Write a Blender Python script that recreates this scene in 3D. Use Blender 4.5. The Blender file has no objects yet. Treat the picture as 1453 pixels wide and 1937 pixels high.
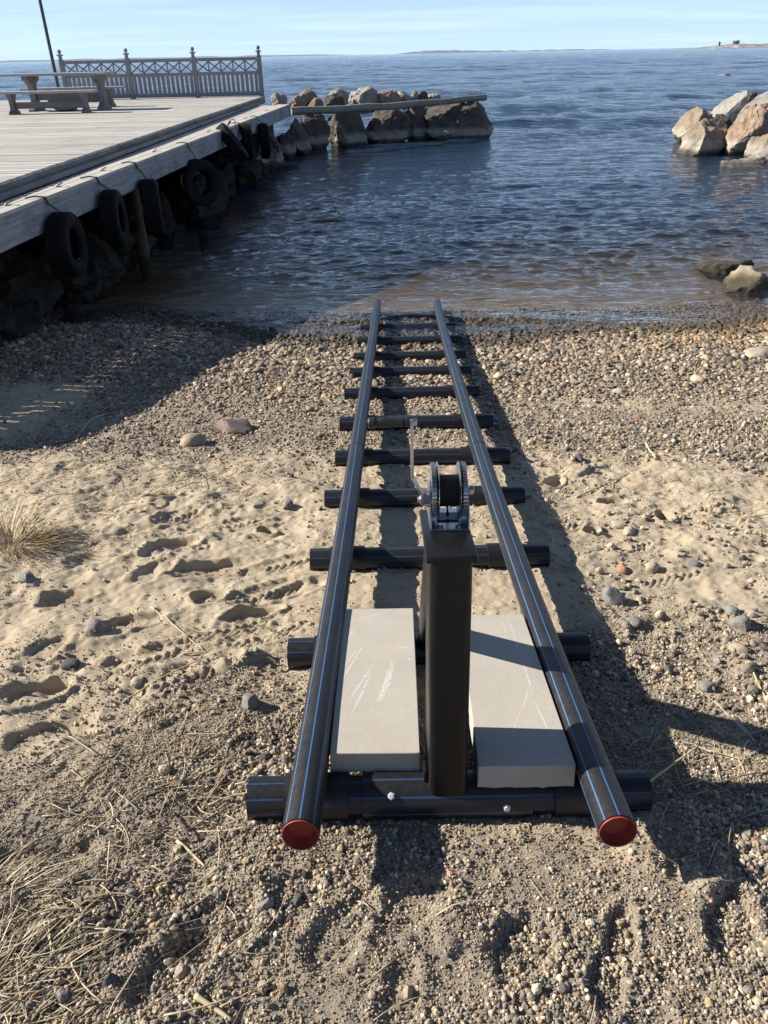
import bpy, bmesh, math, random
import numpy as np
from mathutils import Matrix, Vector

# ------------------------------------------------------------------ camera, sky, sun, exposure
S = bpy.context.scene
COL = S.collection
PITCH, ROLL, CZ, FPX, PW, PH = math.radians(31.2), math.radians(-1.22), 2.45, 1430.0, 1453, 1937
cam_d = bpy.data.cameras.new('camera')
cam = bpy.data.objects.new('camera', cam_d); COL.objects.link(cam)
cam_d.sensor_fit = 'VERTICAL'; cam_d.sensor_height = 36.0
cam_d.lens = 36.0 * FPX / PH
cam_d.clip_start = 0.02; cam_d.clip_end = 60000
RM = Matrix.Rotation(math.pi/2 - PITCH, 3, 'X') @ Matrix.Rotation(ROLL, 3, 'Z')
cam.matrix_world = Matrix.Translation((0, 0, CZ)) @ RM.to_4x4()
S.camera = cam
SUN_EL, SUN_AZ = math.radians(29.0), math.radians(-80.0)       # azimuth from +Y towards +X
sun_vec = Vector((math.sin(SUN_AZ)*math.cos(SUN_EL), math.cos(SUN_AZ)*math.cos(SUN_EL), math.sin(SUN_EL)))
w = bpy.data.worlds.new('World'); S.world = w; w.use_nodes = True
nt = w.node_tree; nt.nodes.clear()
def wn(t, **k):
    n = nt.nodes.new(t)
    for a, b in k.items(): setattr(n, a, b)
    return n
sky = wn('ShaderNodeTexSky', sky_type='NISHITA', sun_disc=False, sun_elevation=SUN_EL, sun_rotation=SUN_AZ,
         air_density=.62, dust_density=.05, ozone_density=3.2, altitude=0)
tc = wn('ShaderNodeTexCoord'); sep = wn('ShaderNodeSeparateXYZ'); nt.links.new(tc.outputs['Generated'], sep.inputs[0])
den = wn('ShaderNodeMath', operation='ADD'); den.inputs[1].default_value = 0.06
nt.links.new(sep.outputs['Z'], den.inputs[0])
pr = []
for ax in 'XY':
    d = wn('ShaderNodeMath', operation='DIVIDE'); nt.links.new(sep.outputs[ax], d.inputs[0]); nt.links.new(den.outputs[0], d.inputs[1]); pr.append(d)
cmb = wn('ShaderNodeCombineXYZ'); nt.links.new(pr[0].outputs[0], cmb.inputs[0]); nt.links.new(pr[1].outputs[0], cmb.inputs[1])
mp = wn('ShaderNodeMapping'); mp.inputs['Scale'].default_value = (0.22, 0.55, 1); mp.inputs['Location'].default_value = (3.1, 1.7, 0); nt.links.new(cmb.outputs[0], mp.inputs[0])
cn = wn('ShaderNodeTexNoise'); cn.inputs['Scale'].default_value = 1.0; cn.inputs['Detail'].default_value = 8; cn.inputs['Roughness'].default_value = .58; cn.inputs['Distortion'].default_value = .5
nt.links.new(mp.outputs[0], cn.inputs['Vector'])
cr = wn('ShaderNodeMapRange'); cr.inputs[1].default_value = .47; cr.inputs[2].default_value = .78; cr.inputs[3].default_value = .0; cr.inputs[4].default_value = .26
nt.links.new(cn.outputs['Fac'], cr.inputs[0])
cmix = wn('ShaderNodeMix', data_type='RGBA'); cmix.inputs[7].default_value = (12.5, 14.0, 15.5, 1)
nt.links.new(cr.outputs[0], cmix.inputs[0]); nt.links.new(sky.outputs[0], cmix.inputs[6])
ve = wn('ShaderNodeMath', operation='MULTIPLY'); ve.inputs[1].default_value = -4.7; nt.links.new(sep.outputs['Z'], ve.inputs[0])
ve2 = wn('ShaderNodeMath', operation='EXPONENT'); nt.links.new(ve.outputs[0], ve2.inputs[0])
ve3 = wn('ShaderNodeMath', operation='MULTIPLY'); ve3.inputs[1].default_value = .68; ve3.use_clamp = True; nt.links.new(ve2.outputs[0], ve3.inputs[0])
vmix = wn('ShaderNodeMix', data_type='RGBA'); vmix.inputs[7].default_value = (6.9, 9.7, 13.8, 1)
nt.links.new(ve3.outputs[0], vmix.inputs[0]); nt.links.new(sky.outputs[0], vmix.inputs[6]); nt.links.new(vmix.outputs[2], cmix.inputs[6])
bg = wn('ShaderNodeBackground'); bg.inputs['Strength'].default_value = 0.055
nt.links.new(cmix.outputs[2], bg.inputs[0])
wo = wn('ShaderNodeOutputWorld'); nt.links.new(bg.outputs[0], wo.inputs[0])
sl = bpy.data.lights.new('sun', 'SUN'); sl.energy = 5.0; sl.angle = math.radians(.5); sl.color = (1, .92, .80)
so = bpy.data.objects.new('sun', sl); COL.objects.link(so); so.location = (-30, 5, 20)
so.rotation_euler = sun_vec.to_track_quat('Z', 'Y').to_euler()
S.view_settings.view_transform = 'Standard'; S.view_settings.look = 'None'; S.view_settings.exposure = 0.90; S.view_settings.gamma = 1
cy = S.cycles
cy.use_denoising = True; cy.max_bounces = 6; cy.diffuse_bounces = 3; cy.glossy_bounces = 3; cy.transparent_max_bounces = 10
cy.caustics_reflective = False; cy.caustics_refractive = False; cy.sample_clamp_indirect = 4

# ------------------------------------------------------------------ helpers
rng = np.random.default_rng(7); random.seed(7)
def ray(px, py):
    return np.array(RM @ Vector(((px-PW/2)/FPX, -(py-PH/2)/FPX, -1.0)))
CAM = np.array([0, 0, CZ])
def atz(px, py, z):
    d = ray(px, py); return CAM + d*(z-CZ)/d[2]
def aty(px, py, y):
    d = ray(px, py); return CAM + d*y/d[1]
def ppm(P):                                   # photo pixels per metre at a point
    q = RM.transposed() @ Vector(np.array(P)-CAM); return FPX/-q[2]
def sstep(a, b, x):
    t = np.clip((x-a)/(b-a), 0, 1); return t*t*(3-2*t)
def _h(ix, iy, iz, seed):
    n = (ix*374761393 + iy*668265263 + iz*1440662683 + seed*1274126177) & 0xffffffff
    n = ((n ^ (n >> 13))*1103515245) & 0xffffffff
    n = ((n ^ (n >> 16))*2246822519) & 0xffffffff
    return ((n ^ (n >> 15)) & 0xffffff)/float(0xffffff)
def vn(x, y, z=0.0, seed=0):
    x = np.asarray(x, float); y = np.asarray(y, float); z = np.zeros_like(x)+z
    ix, iy, iz = np.floor(x).astype(np.int64), np.floor(y).astype(np.int64), np.floor(z).astype(np.int64)
    fx, fy, fz = x-ix, y-iy, z-iz
    fx, fy, fz = [t*t*t*(t*(t*6-15)+10) for t in (fx, fy, fz)]
    r = 0
    for a in (0, 1):
        for b in (0, 1):
            for c in (0, 1):
                r = r + _h(ix+a, iy+b, iz+c, seed)*(fx if a else 1-fx)*(fy if b else 1-fy)*(fz if c else 1-fz)
    return r*2-1
def fbm(x, y, z=0.0, seed=0, octv=4, gain=.5):
    r = 0; a = 1; f = 1
    for o in range(octv):
        r = r + a*vn(np.asarray(x)*f, np.asarray(y)*f, np.asarray(z)*f, seed+o*17); a *= gain; f *= 2.03
    return r
def wloc(o):
    v = Vector((0, 0, 0))
    while o: v = v+o.location; o = o.parent
    return v
def link(name, me, mat, parent=None, loc=None):
    o = bpy.data.objects.new(name, me); COL.objects.link(o)
    if mat:
        for m in (mat if isinstance(mat, (list, tuple)) else [mat]): me.materials.append(m)
    if parent: o.parent = parent
    return o
def mesh(name, V, F, mat, parent=None, loc=None, smooth=False, uv=None, mi=None):
    """V in world coordinates; origin goes to the parent's location (or loc)"""
    base = wloc(parent) if parent else Vector(loc if loc is not None else (0, 0, 0))
    V = np.asarray(V, float)-np.array(base)
    me = bpy.data.meshes.new(name); me.from_pydata(V.tolist(), [], [list(map(int, f)) for f in F]); me.update()
    o = link(name, me, mat, parent)
    if not parent: o.location = base
    if smooth: me.polygons.foreach_set('use_smooth', [True]*len(me.polygons))
    if uv is not None:
        l = me.uv_layers.new(name='UVMap'); l.data.foreach_set('uv', np.asarray(uv, float).ravel())
    if mi is not None: me.polygons.foreach_set('material_index', mi)
    return o
class MB:
    def __init__(s): s.V = []; s.F = []; s.n = 0; s.uv = []
    def add(s, V, F, uv=None):
        V = np.asarray(V, float).reshape(-1, 3); s.V.append(V); s.F += [[i+s.n for i in f] for f in F]; s.n += len(V)
        if uv is not None: s.uv += list(uv)
        return s
    def box(s, c, size, M=None, bev=0.0):
        hx, hy, hz = [q/2 for q in size]; b = min(bev, hx*.9, hy*.9, hz*.9)
        if b <= 0:
            V = [(x*hx, y*hy, z*hz) for z in (-1, 1) for y in (-1, 1) for x in (-1, 1)]
            F = [(0, 2, 3, 1), (4, 5, 7, 6), (0, 1, 5, 4), (2, 6, 7, 3), (0, 4, 6, 2), (1, 3, 7, 5)]
        else:
            bm = bmesh.new(); bmesh.ops.create_cube(bm, size=2)
            for v in bm.verts: v.co = Vector((v.co.x*hx, v.co.y*hy, v.co.z*hz))
            bmesh.ops.bevel(bm, geom=bm.edges[:], offset=b, segments=2, affect='EDGES', profile=.5)
            V = [v.co[:] for v in bm.verts]; F = [[v.index for v in f.verts] for f in bm.faces]; bm.free()
        V = np.array(V)
        if M is not None: V = V @ np.array(M).T
        return s.add(V+np.array(c), F)
    def beam(s, a, b, wd, ht, bev=0.0, up=(0, 0, 1)):
        a, b = np.array(a, float), np.array(b, float); d = b-a; L = np.linalg.norm(d); d /= L
        x = np.cross(d, up); x /= np.linalg.norm(x); z = np.cross(x, d)
        return s.box((a+b)/2, (wd, L, ht), np.stack([x, d, z], 1), bev)
    def prism(s, poly, a, b):                # polygon of 3-D points swept from offset a to offset b
        P = np.array(poly, float); n = len(P); a = np.array(a, float); b = np.array(b, float)
        F = [list(range(n))[::-1], list(range(n, 2*n))]+[(i, (i+1) % n, n+(i+1) % n, n+i) for i in range(n)]
        return s.add(np.vstack([P+a, P+b]), F)
    def tube(s, P, r, n=16, cap=True, up=(0, 0, 1)):
        P = np.array(P, float); m = len(P); r = np.zeros(m)+r
        V = []
        for i in range(m):
            d = P[min(i+1, m-1)]-P[max(i-1, 0)]; d = d/np.linalg.norm(d)
            u = np.array(up, float)
            if abs(d@u) > .95: u = np.array((0, 1., 0))
            x = np.cross(d, u); x /= np.linalg.norm(x); z = np.cross(x, d)
            for k in range(n):
                t = 2*math.pi*k/n; V.append(P[i]+r[i]*(x*math.sin(t)+z*math.cos(t)))
        F = []
        L = np.concatenate([[0], np.cumsum(np.linalg.norm(np.diff(P, axis=0), axis=1))]); uv = []
        for i in range(m-1):
            for k in range(n):
                k2 = (k+1) % n; F.append((i*n+k, i*n+k2, (i+1)*n+k2, (i+1)*n+k))
                uv += [(k/n, L[i]), ((k+1)/n, L[i]), ((k+1)/n, L[i+1]), (k/n, L[i+1])]
        if cap:
            F += [tuple(range(n))[::-1], tuple(range((m-1)*n, m*n))]; uv += [(.06, 0)]*(2*n)
        return s.add(V, F, uv)
    def lathe(s, prof, c, ax=(1, 0, 0), n=32, close=False):   # prof: (along axis, radius)
        ax = np.array(ax, float); ax /= np.linalg.norm(ax); u = np.array((0, 0, 1.)) if abs(ax[2]) < .9 else np.array((1., 0, 0))
        x = np.cross(ax, u); x /= np.linalg.norm(x); z = np.cross(x, ax); m = len(prof); V = []; F = []; uv = []
        for a, r in prof:
            for k in range(n):
                t = 2*math.pi*k/n; V.append(np.array(c)+ax*a+r*(x*math.sin(t)+z*math.cos(t)))
        for i in range(m if close else m-1):
            for k in range(n):
                k2 = (k+1) % n; i2 = (i+1) % m
                F.append((i*n+k, i*n+k2, i2*n+k2, i2*n+k))
                uv += [(k/n, prof[i][0]), ((k+1)/n, prof[i][0]), ((k+1)/n, prof[i2][0]), (k/n, prof[i2][0])]
        return s.add(V, F, uv)
    def build(s, name, mat, parent=None, smooth=False, loc=None):
        V = np.vstack(s.V)
        o = mesh(name, V, s.F, mat, parent, loc, smooth, s.uv if len(s.uv) == sum(len(f) for f in s.F) else None)
        return o
def auto(o, ang=35):
    me = o.data; me.polygons.foreach_set('use_smooth', [True]*len(me.polygons)); me.set_sharp_from_angle(angle=math.radians(ang)); return o
def tag(o, label, cat=None, group=None, kind=None):
    o['label'] = label
    if cat: o['category'] = cat
    if group: o['group'] = group
    if kind: o['kind'] = kind
    return o
def empty(name, loc, label, cat, group=None):
    o = bpy.data.objects.new(name, None); COL.objects.link(o); o.location = loc; o.empty_display_size = .2
    return tag(o, label, cat, group)
def copy_tree(o, parent=None):
    c = o.copy(); COL.objects.link(c)
    if parent: c.parent = parent
    for ch in list(o.children): copy_tree(ch, c)
    return c

# ------------------------------------------------------------------ materials
class NT:
    def __init__(s, name):
        s.m = bpy.data.materials.new(name); s.m.use_nodes = True; s.t = s.m.node_tree; s.t.nodes.clear()
        s.out = s.t.nodes.new('ShaderNodeOutputMaterial')
    def n(s, ty, ins=None, **k):
        x = s.t.nodes.new(ty)
        for a, b in k.items(): setattr(x, a, b)
        for a, b in (ins or {}).items():
            if hasattr(b, 'is_output'): s.t.links.new(b, x.inputs[a])
            else: x.inputs[a].default_value = b
        return x
    def coord(s, kind='Object'):
        if kind == 'Position': return s.n('ShaderNodeNewGeometry').outputs['Position']
        return s.n('ShaderNodeTexCoord').outputs[kind]
    def noise(s, sc, det=4, rough=.55, vec=None, scale=None, dist=0):
        v = vec if vec is not None else s.coord()
        if scale: v = s.n('ShaderNodeMapping', {0: v, 'Scale': scale}).outputs[0]
        return s.n('ShaderNodeTexNoise', {'Vector': v, 'Scale': sc, 'Detail': det, 'Roughness': rough, 'Distortion': dist}).outputs['Fac']
    def rng(s, v, a, b, c=0., d=1.): return s.n('ShaderNodeMapRange', {0: v, 1: a, 2: b, 3: c, 4: d}).outputs[0]
    def math(s, op, a, b=0.): return s.n('ShaderNodeMath', {0: a, 1: b}, operation=op).outputs[0]
    def mix(s, f, a, b, mode='MIX'):
        return s.n('ShaderNodeMix', {0: f, 6: a if hasattr(a, 'is_output') else (*a, 1), 7: b if hasattr(b, 'is_output') else (*b, 1)}, data_type='RGBA', blend_type=mode).outputs[2]
    def bump(s, h, strength=.3, dist=.01, normal=None):
        i = {'Strength': strength, 'Distance': dist, 'Height': h}
        if normal is not None: i['Normal'] = normal
        return s.n('ShaderNodeBump', i).outputs[0]
    def pbr(s, col, rough=.6, metal=0., normal=None, spec=.5):
        i = {'Base Color': col if hasattr(col, 'is_output') else (*col, 1), 'Roughness': rough, 'Metallic': metal, 'Specular IOR Level': spec}
        if normal is not None: i['Normal'] = normal
        p = s.n('ShaderNodeBsdfPrincipled', i); s.t.links.new(p.outputs[0], s.out.inputs[0]); return s.m

def m_pipe(name, stripes=8, dust=.5, scol=(.045, .15, .37)):
    t = NT(name)
    uvn = t.coord('UV'); sx = t.n('ShaderNodeSeparateXYZ', {0: uvn})
    u8 = t.math('MULTIPLY', sx.outputs[0], float(stripes)); fr = t.math('FRACT', t.math('ADD', u8, .5)); dd = t.math('ABSOLUTE', t.math('SUBTRACT', fr, .5))
    st = t.rng(dd, .040, .055, 1., 0.)
    base = t.mix(st, (.012, .0125, .014), scol)
    n1 = t.noise(9, 5, .6); n2 = t.noise(60, 4, .7)
    df = t.math('MULTIPLY', t.rng(n1, .3, .75), t.rng(n2, .3, .8, .25, 1.))
    col = t.mix(t.math('MULTIPLY', df, dust), base, (.125, .11, .09))
    n3 = t.noise(18, 3, .6, vec=uvn, scale=(22, 1.2, 1)); scr = t.rng(n3, .70, .74)
    col = t.mix(t.math('MULTIPLY', scr, .18), col, (.25, .24, .22))
    return t.pbr(col, t.rng(n2, .3, .7, .34, .55), normal=t.bump(n2, .08, .002))
M = {}
M['rail'] = m_pipe('black_pipe_dusty', 8, .20)
M['sleeper'] = m_pipe('black_pipe', 8, .03, (.022, .07, .17))
def m_plain(name, col, rough, dustc=None, dust=0., metal=0., sc=20, bump=.1, bd=.002, spec=.5):
    t = NT(name); n1 = t.noise(sc, 5, .6); c = t.mix(t.rng(n1, .3, .7), tuple(q*.8 for q in col), tuple(min(1, q*1.15) for q in col))
    if dustc: c = t.mix(t.math('MULTIPLY', t.rng(t.noise(sc*.35, 5, .65), .42, .75), dust), c, dustc)
    return t.pbr(c, t.rng(n1, .3, .7, rough*.85, min(1, rough*1.2)), metal, t.bump(t.noise(sc*6, 4, .6), bump, bd), spec)
M['sleeve'] = m_plain('black_socket', (.012, .012, .013), .5, (.10, .085, .065), .10)
M['post'] = m_plain('black_painted_steel', (.0075, .0077, .0082), .38, (.06, .055, .05), .05, sc=9, spec=.32)
M['zinc'] = m_plain('zinc_plated_steel', (.50, .52, .54), .34, (.40, .39, .36), .12, .97, 8, .04)
M['bolt'] = m_plain('white_zinc_bolt', (.72, .72, .70), .45, metal=.3, sc=60)
M['strap'] = None
t = NT('black_webbing'); M['strap'] = t.pbr((.013, .013, .014), .75, normal=t.bump(t.n('ShaderNodeTexWave', {'Vector': t.coord(), 'Scale': 160.}, bands_direction='X').outputs['Fac'], .5, .001))
M['grip'] = m_plain('black_grip_plastic', (.018, .018, .018), .45)
M['red'] = m_plain('red_plastic_plug', (.33, .042, .022), .6, (.16, .10, .07), .2, sc=30)
M['tyre'] = m_plain('tyre_rubber', (.006, .0065, .0075), .8, (.02, .02, .02), .25, sc=14, bump=.3, bd=.004, spec=.2)
M['rope'] = m_plain('old_rope', (.10, .095, .085), .9, sc=60)
t = NT('rusty_ring_steel'); M['ring'] = t.pbr(t.mix(t.noise(30), (.10, .06, .04), (.32, .31, .30)), .5, .5)

def m_wood(name, light, dark, axis, plank=None, stain=.5, rough=.75, sc=1.):
    """weathered timber, grain along axis"""
    t = NT(name); P = t.coord('Position')
    s1 = {'x': (1.2, 30, 30), 'y': (30, 1.2, 30), 'z': (30, 30, 1.2)}[axis]
    g = t.noise(1.*sc, 6, .65, P, s1, .3); g2 = t.noise(2.2*sc, 5, .6, P, tuple(q*1.7 for q in s1))
    st = t.noise(1.3, 5, .7, P)
    col = t.mix(t.rng(g, .3, .7), dark, light)
    col = t.mix(t.math('MULTIPLY', t.rng(g2, .60, .75), .55), col, tuple(q*.35 for q in dark))
    col = t.mix(t.math('MULTIPLY', t.rng(st, .5, .72), stain), col, tuple(q*.45 for q in dark))
    if plank:                                     # per-board tint across the given axis
        sx = t.n('ShaderNodeSeparateXYZ', {0: P}); k = t.math('FLOOR', t.math('DIVIDE', sx.outputs['XYZ'.index(plank[0])], plank[1]))
        wnz = t.n('ShaderNodeTexWhiteNoise', {'W': k}, noise_dimensions='1D').outputs['Value']
        col = t.mix(t.rng(wnz, 0, 1, 0, .55), col, tuple(q*.55 for q in dark))
    return t.pbr(col, rough, normal=t.bump(g, .35, .004))
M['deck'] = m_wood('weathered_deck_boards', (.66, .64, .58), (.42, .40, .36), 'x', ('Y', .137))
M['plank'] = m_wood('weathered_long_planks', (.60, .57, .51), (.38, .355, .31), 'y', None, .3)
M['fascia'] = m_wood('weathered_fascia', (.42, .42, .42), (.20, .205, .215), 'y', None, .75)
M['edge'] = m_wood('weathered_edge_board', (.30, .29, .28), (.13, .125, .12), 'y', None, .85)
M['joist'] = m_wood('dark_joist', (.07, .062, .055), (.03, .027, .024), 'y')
M['pile'] = m_wood('old_pile', (.11, .08, .055), (.05, .037, .028), 'z')
M['fence'] = m_wood('grey_painted_fence', (.29, .29, .30), (.195, .195, .20), 'z', None, .2)
M['fence_h'] = m_wood('grey_painted_rail', (.29, .29, .30), (.195, .195, .20), 'x', None, .2)
M['table'] = m_wood('weathered_table', (.24, .24, .23), (.13, .13, .127), 'x', None, .4)
M['table_top'] = m_wood('weathered_table_top', (.46, .45, .42), (.28, .27, .25), 'x', None, .3)
M['log'] = m_wood('grey_log', (.33, .32, .27), (.16, .155, .13), 'x', None, .5)
t = NT('dark_painted_metal'); M['flag'] = t.pbr((.05, .05, .055), .5)

def m_rock(name, a, b, c, wet=True, sc=1., lichen=0., lichc=(.5, .46, .36), patch=None, spec=.4, band=.45):
    t = NT(name); P = t.coord('Object'); W = t.coord('Position')
    n1 = t.noise(2.2*sc, 8, .62, P, dist=.4); n2 = t.noise(26*sc, 6, .7, P); n3 = t.noise(.9*sc, 4, .6, P)
    v = t.n('ShaderNodeTexVoronoi', {'Vector': P, 'Scale': 60*sc}).outputs['Color']
    col = t.mix(t.rng(n1, .35, .65), a, b); col = t.mix(t.rng(n3, .48, .62), col, c)
    col = t.mix(t.rng(n2, .35, .75, 0, .6 if wet else .35), col, tuple(q*.35 for q in a))
    stn = t.noise(3.1*min(sc, 2), 6, .68, P, (1, 1, .45), .8); col = t.mix(t.rng(stn, .50, .68, 0, .75 if wet else .15), col, tuple(q*.30 for q in a))
    n4 = t.noise(70*sc, 3, .7, P); col = t.mix(t.rng(n4, .58, .72, 0, .55), col, tuple(min(.8, q*1.7) for q in b))
    col = t.mix(.12, col, v, 'OVERLAY')
    if patch: col = t.mix(t.math('MULTIPLY', t.rng(t.noise(1.1*sc, 4, .5, P), .52, .62), .85), col, patch)
    if lichen: col = t.mix(t.math('MULTIPLY', t.rng(t.noise(7*sc, 6, .7, P), .52, .6), lichen), col, lichc)
    if wet:
        z = t.n('ShaderNodeSeparateXYZ', {0: W}).outputs[2]; zz = t.math('ADD', z, t.rng(t.noise(3, 4, .6, W), 0, 1, -.07, .07))
        col = t.mix(t.math('MULTIPLY', t.math('MULTIPLY', t.rng(zz, .12, .17), t.rng(zz, .30, .42, 1, 0)), band), col, (.52, .49, .42))
        col = t.mix(t.rng(zz, .07, .13, .85, 0), col, (.05, .045, .033))
    nb = t.bump(n2, .8, .03/sc, t.bump(n1, .7, .10/sc))
    return t.pbr(col, .82, normal=nb, spec=spec)
M['rk_grey'] = m_rock('granite_grey', (.26, .25, .235), (.36, .345, .315), (.20, .185, .17))
M['rk_dark'] = m_rock('granite_dark', (.085, .075, .066), (.125, .11, .095), (.15, .13, .105))
M['rk_tan'] = m_rock('granite_tan', (.26, .205, .15), (.34, .28, .21), (.18, .135, .10))
M['rk_buff'] = m_rock('granite_buff', (.26, .20, .12), (.34, .27, .17), (.165, .12, .075), sc=3)
M['rk_pink'] = m_rock('granite_pink', (.32, .225, .165), (.40, .30, .22), (.27, .175, .125), lichen=.4, lichc=(.5, .43, .32))
M['rk_orange'] = m_rock('granite_orange', (.26, .21, .16), (.36, .30, .23), (.12, .10, .085), patch=(.48, .30, .15))
M['rk_light'] = m_rock('granite_light', (.33, .31, .275), (.40, .38, .335), (.21, .19, .165), lichen=.5, lichc=(.46, .43, .37))
M['rk_red'] = m_rock('granite_red', (.26, .17, .14), (.33, .24, .20), (.20, .13, .115))
M['rk_under'] = m_rock('granite_mossy_shade', (.022, .02, .017), (.042, .038, .031), (.018, .019, .014), lichen=.5, lichc=(.062, .052, .026), sc=1.5, spec=.12, band=.03)  # mossy granite, base darkened to paint in the shade beneath the jetty
M['st_grey'] = m_rock('stone_grey', (.20, .19, .175), (.29, .28, .26), (.145, .138, .128), False, 9, .3, (.34, .33, .31))
M['st_tan'] = m_rock('stone_tan', (.34, .28, .20), (.42, .36, .27), (.26, .20, .14), False, 9)
M['st_white'] = m_rock('stone_pale', (.42, .36, .27), (.50, .44, .34), (.33, .275, .20), False, 9)
M['st_red'] = m_rock('stone_reddish', (.24, .185, .165), (.29, .225, .20), (.20, .15, .135), False, 9)
M['st_orange'] = m_rock('stone_brick_coloured', (.40, .19, .11), (.46, .25, .16), (.34, .15, .09), False, 9)
M['st_dark'] = m_rock('stone_dark', (.075, .075, .08), (.12, .12, .125), (.06, .058, .056), False, 9)

t = NT('cast_concrete'); P = t.coord()
c = t.mix(t.rng(t.noise(6, 5, .6), .3, .7), (.40, .37, .325), (.46, .43, .38)); c = t.mix(t.rng(t.noise(140, 4, .7), .30, .45, .35, 0), c, (.24, .22, .195)); c = t.mix(t.rng(t.noise(3, 5, .7, dist=.6), .5, .7, 0, .25), c, (.30, .275, .235))
c = t.mix(t.rng(t.noise(420, 2, .5), .62, .72, 0, .3), c, (.58, .56, .52))
po = t.n('ShaderNodeTexVoronoi', {'Vector': P, 'Scale': 170.}).outputs['Distance']; pm = t.math('MULTIPLY', t.rng(po, .10, .2, 1, 0), t.rng(t.noise(25, 3, .6), .45, .6)); c = t.mix(t.math('MULTIPLY', pm, .65), c, (.13, .12, .105))
c = t.mix(t.math('MULTIPLY', t.rng(t.noise(11, 5, .7, dist=1.), .56, .68), t.rng(t.noise(300, 3, .7), .4, .6, .2, .75)), c, (.45, .38, .27))
M['concrete'] = t.pbr(c, .9, normal=t.bump(t.math('SUBTRACT', t.noise(260, 4, .7), pm), .45, .0018))
t = NT('white_scrape'); t.pbr((.68, .655, .61), .9); pb = t.out.inputs[0].links[0].from_node
pb.inputs['Alpha'].default_value = 1; t.t.links.new(t.rng(t.noise(180, 4, .75), .36, .58, .3, .95), pb.inputs['Alpha']); M['scrape'] = t.m

# stones: colour comes from the scattered points
def m_stone(name, rough=.75, bd=.0012, sc=90):
    t = NT(name); a = t.n('ShaderNodeAttribute', attribute_name='col', attribute_type='INSTANCER').outputs['Color']
    n = t.noise(sc*.02, 4, .65, t.coord('Object'), (1, 1, 1)); n2 = t.noise(5, 4, .7)
    c = t.mix(t.rng(n2, .3, .7, .0, .45), a, t.mix(1., a, (.45, .43, .40), 'MULTIPLY'))
    return t.pbr(c, rough, normal=t.bump(n2, .25, .15))
M['stone'] = m_stone('pebble_stone')

# beach ground: attributes sandy (0..1) and wet
t = NT('beach_sand'); P = t.coord('Position')
sa = t.n('ShaderNodeAttribute', attribute_name='sandy').outputs['Fac']; we = t.n('ShaderNodeAttribute', attribute_name='wet').outputs['Fac']
g1 = t.noise(420, 3, .7, P); g2 = t.noise(6, 6, .6, P); g3 = t.noise(140, 4, .7, P)
sand = t.mix(t.rng(g2, .3, .7), (.45, .37, .255), (.57, .48, .345)); sand = t.mix(t.rng(g1, .3, .7, 0, .5), sand, (.24, .195, .135)); sand = t.mix(t.rng(g1, .6, .75, 0, .5), sand, (.64, .57, .45))
grit = t.mix(t.rng(g3, .3, .7), (.29, .245, .18), (.44, .375, .28)); grit = t.mix(t.rng(g1, .3, .7, 0, .6), grit, (.10, .09, .08)); grit = t.mix(t.rng(g1, .62, .72, 0, .6), grit, (.50, .47, .42))
col = t.mix(sa, grit, sand)
col = t.mix(t.math('MULTIPLY', we, .72), col, (.045, .036, .024))
zz = t.n('ShaderNodeSeparateXYZ', {0: P}).outputs[2]; col = t.mix(t.rng(zz, -.03, -.12), col, t.mix(t.rng(g2, .35, .65), (.13, .09, .05), (.30, .215, .125)))
M['ground'] = t.pbr(col, t.rng(we, 0, 1, .92, .45), normal=t.bump(g1, .8, .003, t.bump(g3, .8, .006)))

# water
t = NT('sea_water'); P = t.coord('Position')
dp = t.n('ShaderNodeAttribute', attribute_name='depth').outputs['Fac']
na = t.noise(1., 4, .6, P, (3.4, 8.5, 1)); nb_ = t.noise(1., 3, .55, P, (.55, 1.5, 1)); nc = t.noise(1., 3, .6, P, (9, 17, 1)); nd = t.noise(1., 3, .55, P, (.10, .33, 1))
b0 = t.bump(nd, 1., .40); b1 = t.bump(nb_, 1., .13, b0); b2 = t.bump(na, 1., .048, b1); b3 = t.bump(nc, 1., .007, b2)
inc = t.n('ShaderNodeNewGeometry').outputs['Incoming']
cosv = t.math('ABSOLUTE', t.n('ShaderNodeVectorMath', {0: b3, 1: inc}, operation='DOT_PRODUCT').outputs['Value'])
fr = t.math('ADD', .02, t.math('MULTIPLY', .98, t.math('POWER', t.math('SUBTRACT', 1., t.math('MINIMUM', cosv, 1.)), 5.)))
gl = t.n('ShaderNodeBsdfGlossy', {'Color': (1, 1, 1, 1), 'Roughness': .06, 'Normal': b3}, distribution='GGX').outputs[0]
ex = [t.math('EXPONENT', t.math('MULTIPLY', dp, -k)) for k in (.55, .75, 1.5)]
tcx = t.n('ShaderNodeCombineXYZ', {0: ex[0], 1: ex[1], 2: ex[2]}).outputs[0]
tr = t.n('ShaderNodeBsdfTransparent', {'Color': tcx}).outputs[0]
df = t.n('ShaderNodeBsdfDiffuse', {'Color': (.013, .034, .070, 1)}).outputs[0]
inv = t.math('SUBTRACT', 1., ex[1])
body = t.n('ShaderNodeMixShader', {0: inv, 1: tr, 2: df}).outputs[0]
fin = t.n('ShaderNodeMixShader', {0: fr, 1: body, 2: gl}).outputs[0]
t.t.links.new(fin, t.out.inputs[0]); M['water'] = t.m

def m_grass(name, a, b, c):
    t = NT(name); r = t.n('ShaderNodeNewGeometry').outputs['Random Per Island']
    col = t.mix(r, a, b); col = t.mix(t.rng(t.math('FRACT', t.math('MULTIPLY', r, 7.31)), .75, .85), col, c)
    return t.pbr(col, .7)
M['grass'] = m_grass('dry_grass', (.46, .36, .20), (.60, .50, .31), (.24, .18, .10))
M['straw'] = m_grass('dry_straw', (.30, .245, .15), (.60, .52, .36), (.12, .095, .06))

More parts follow.
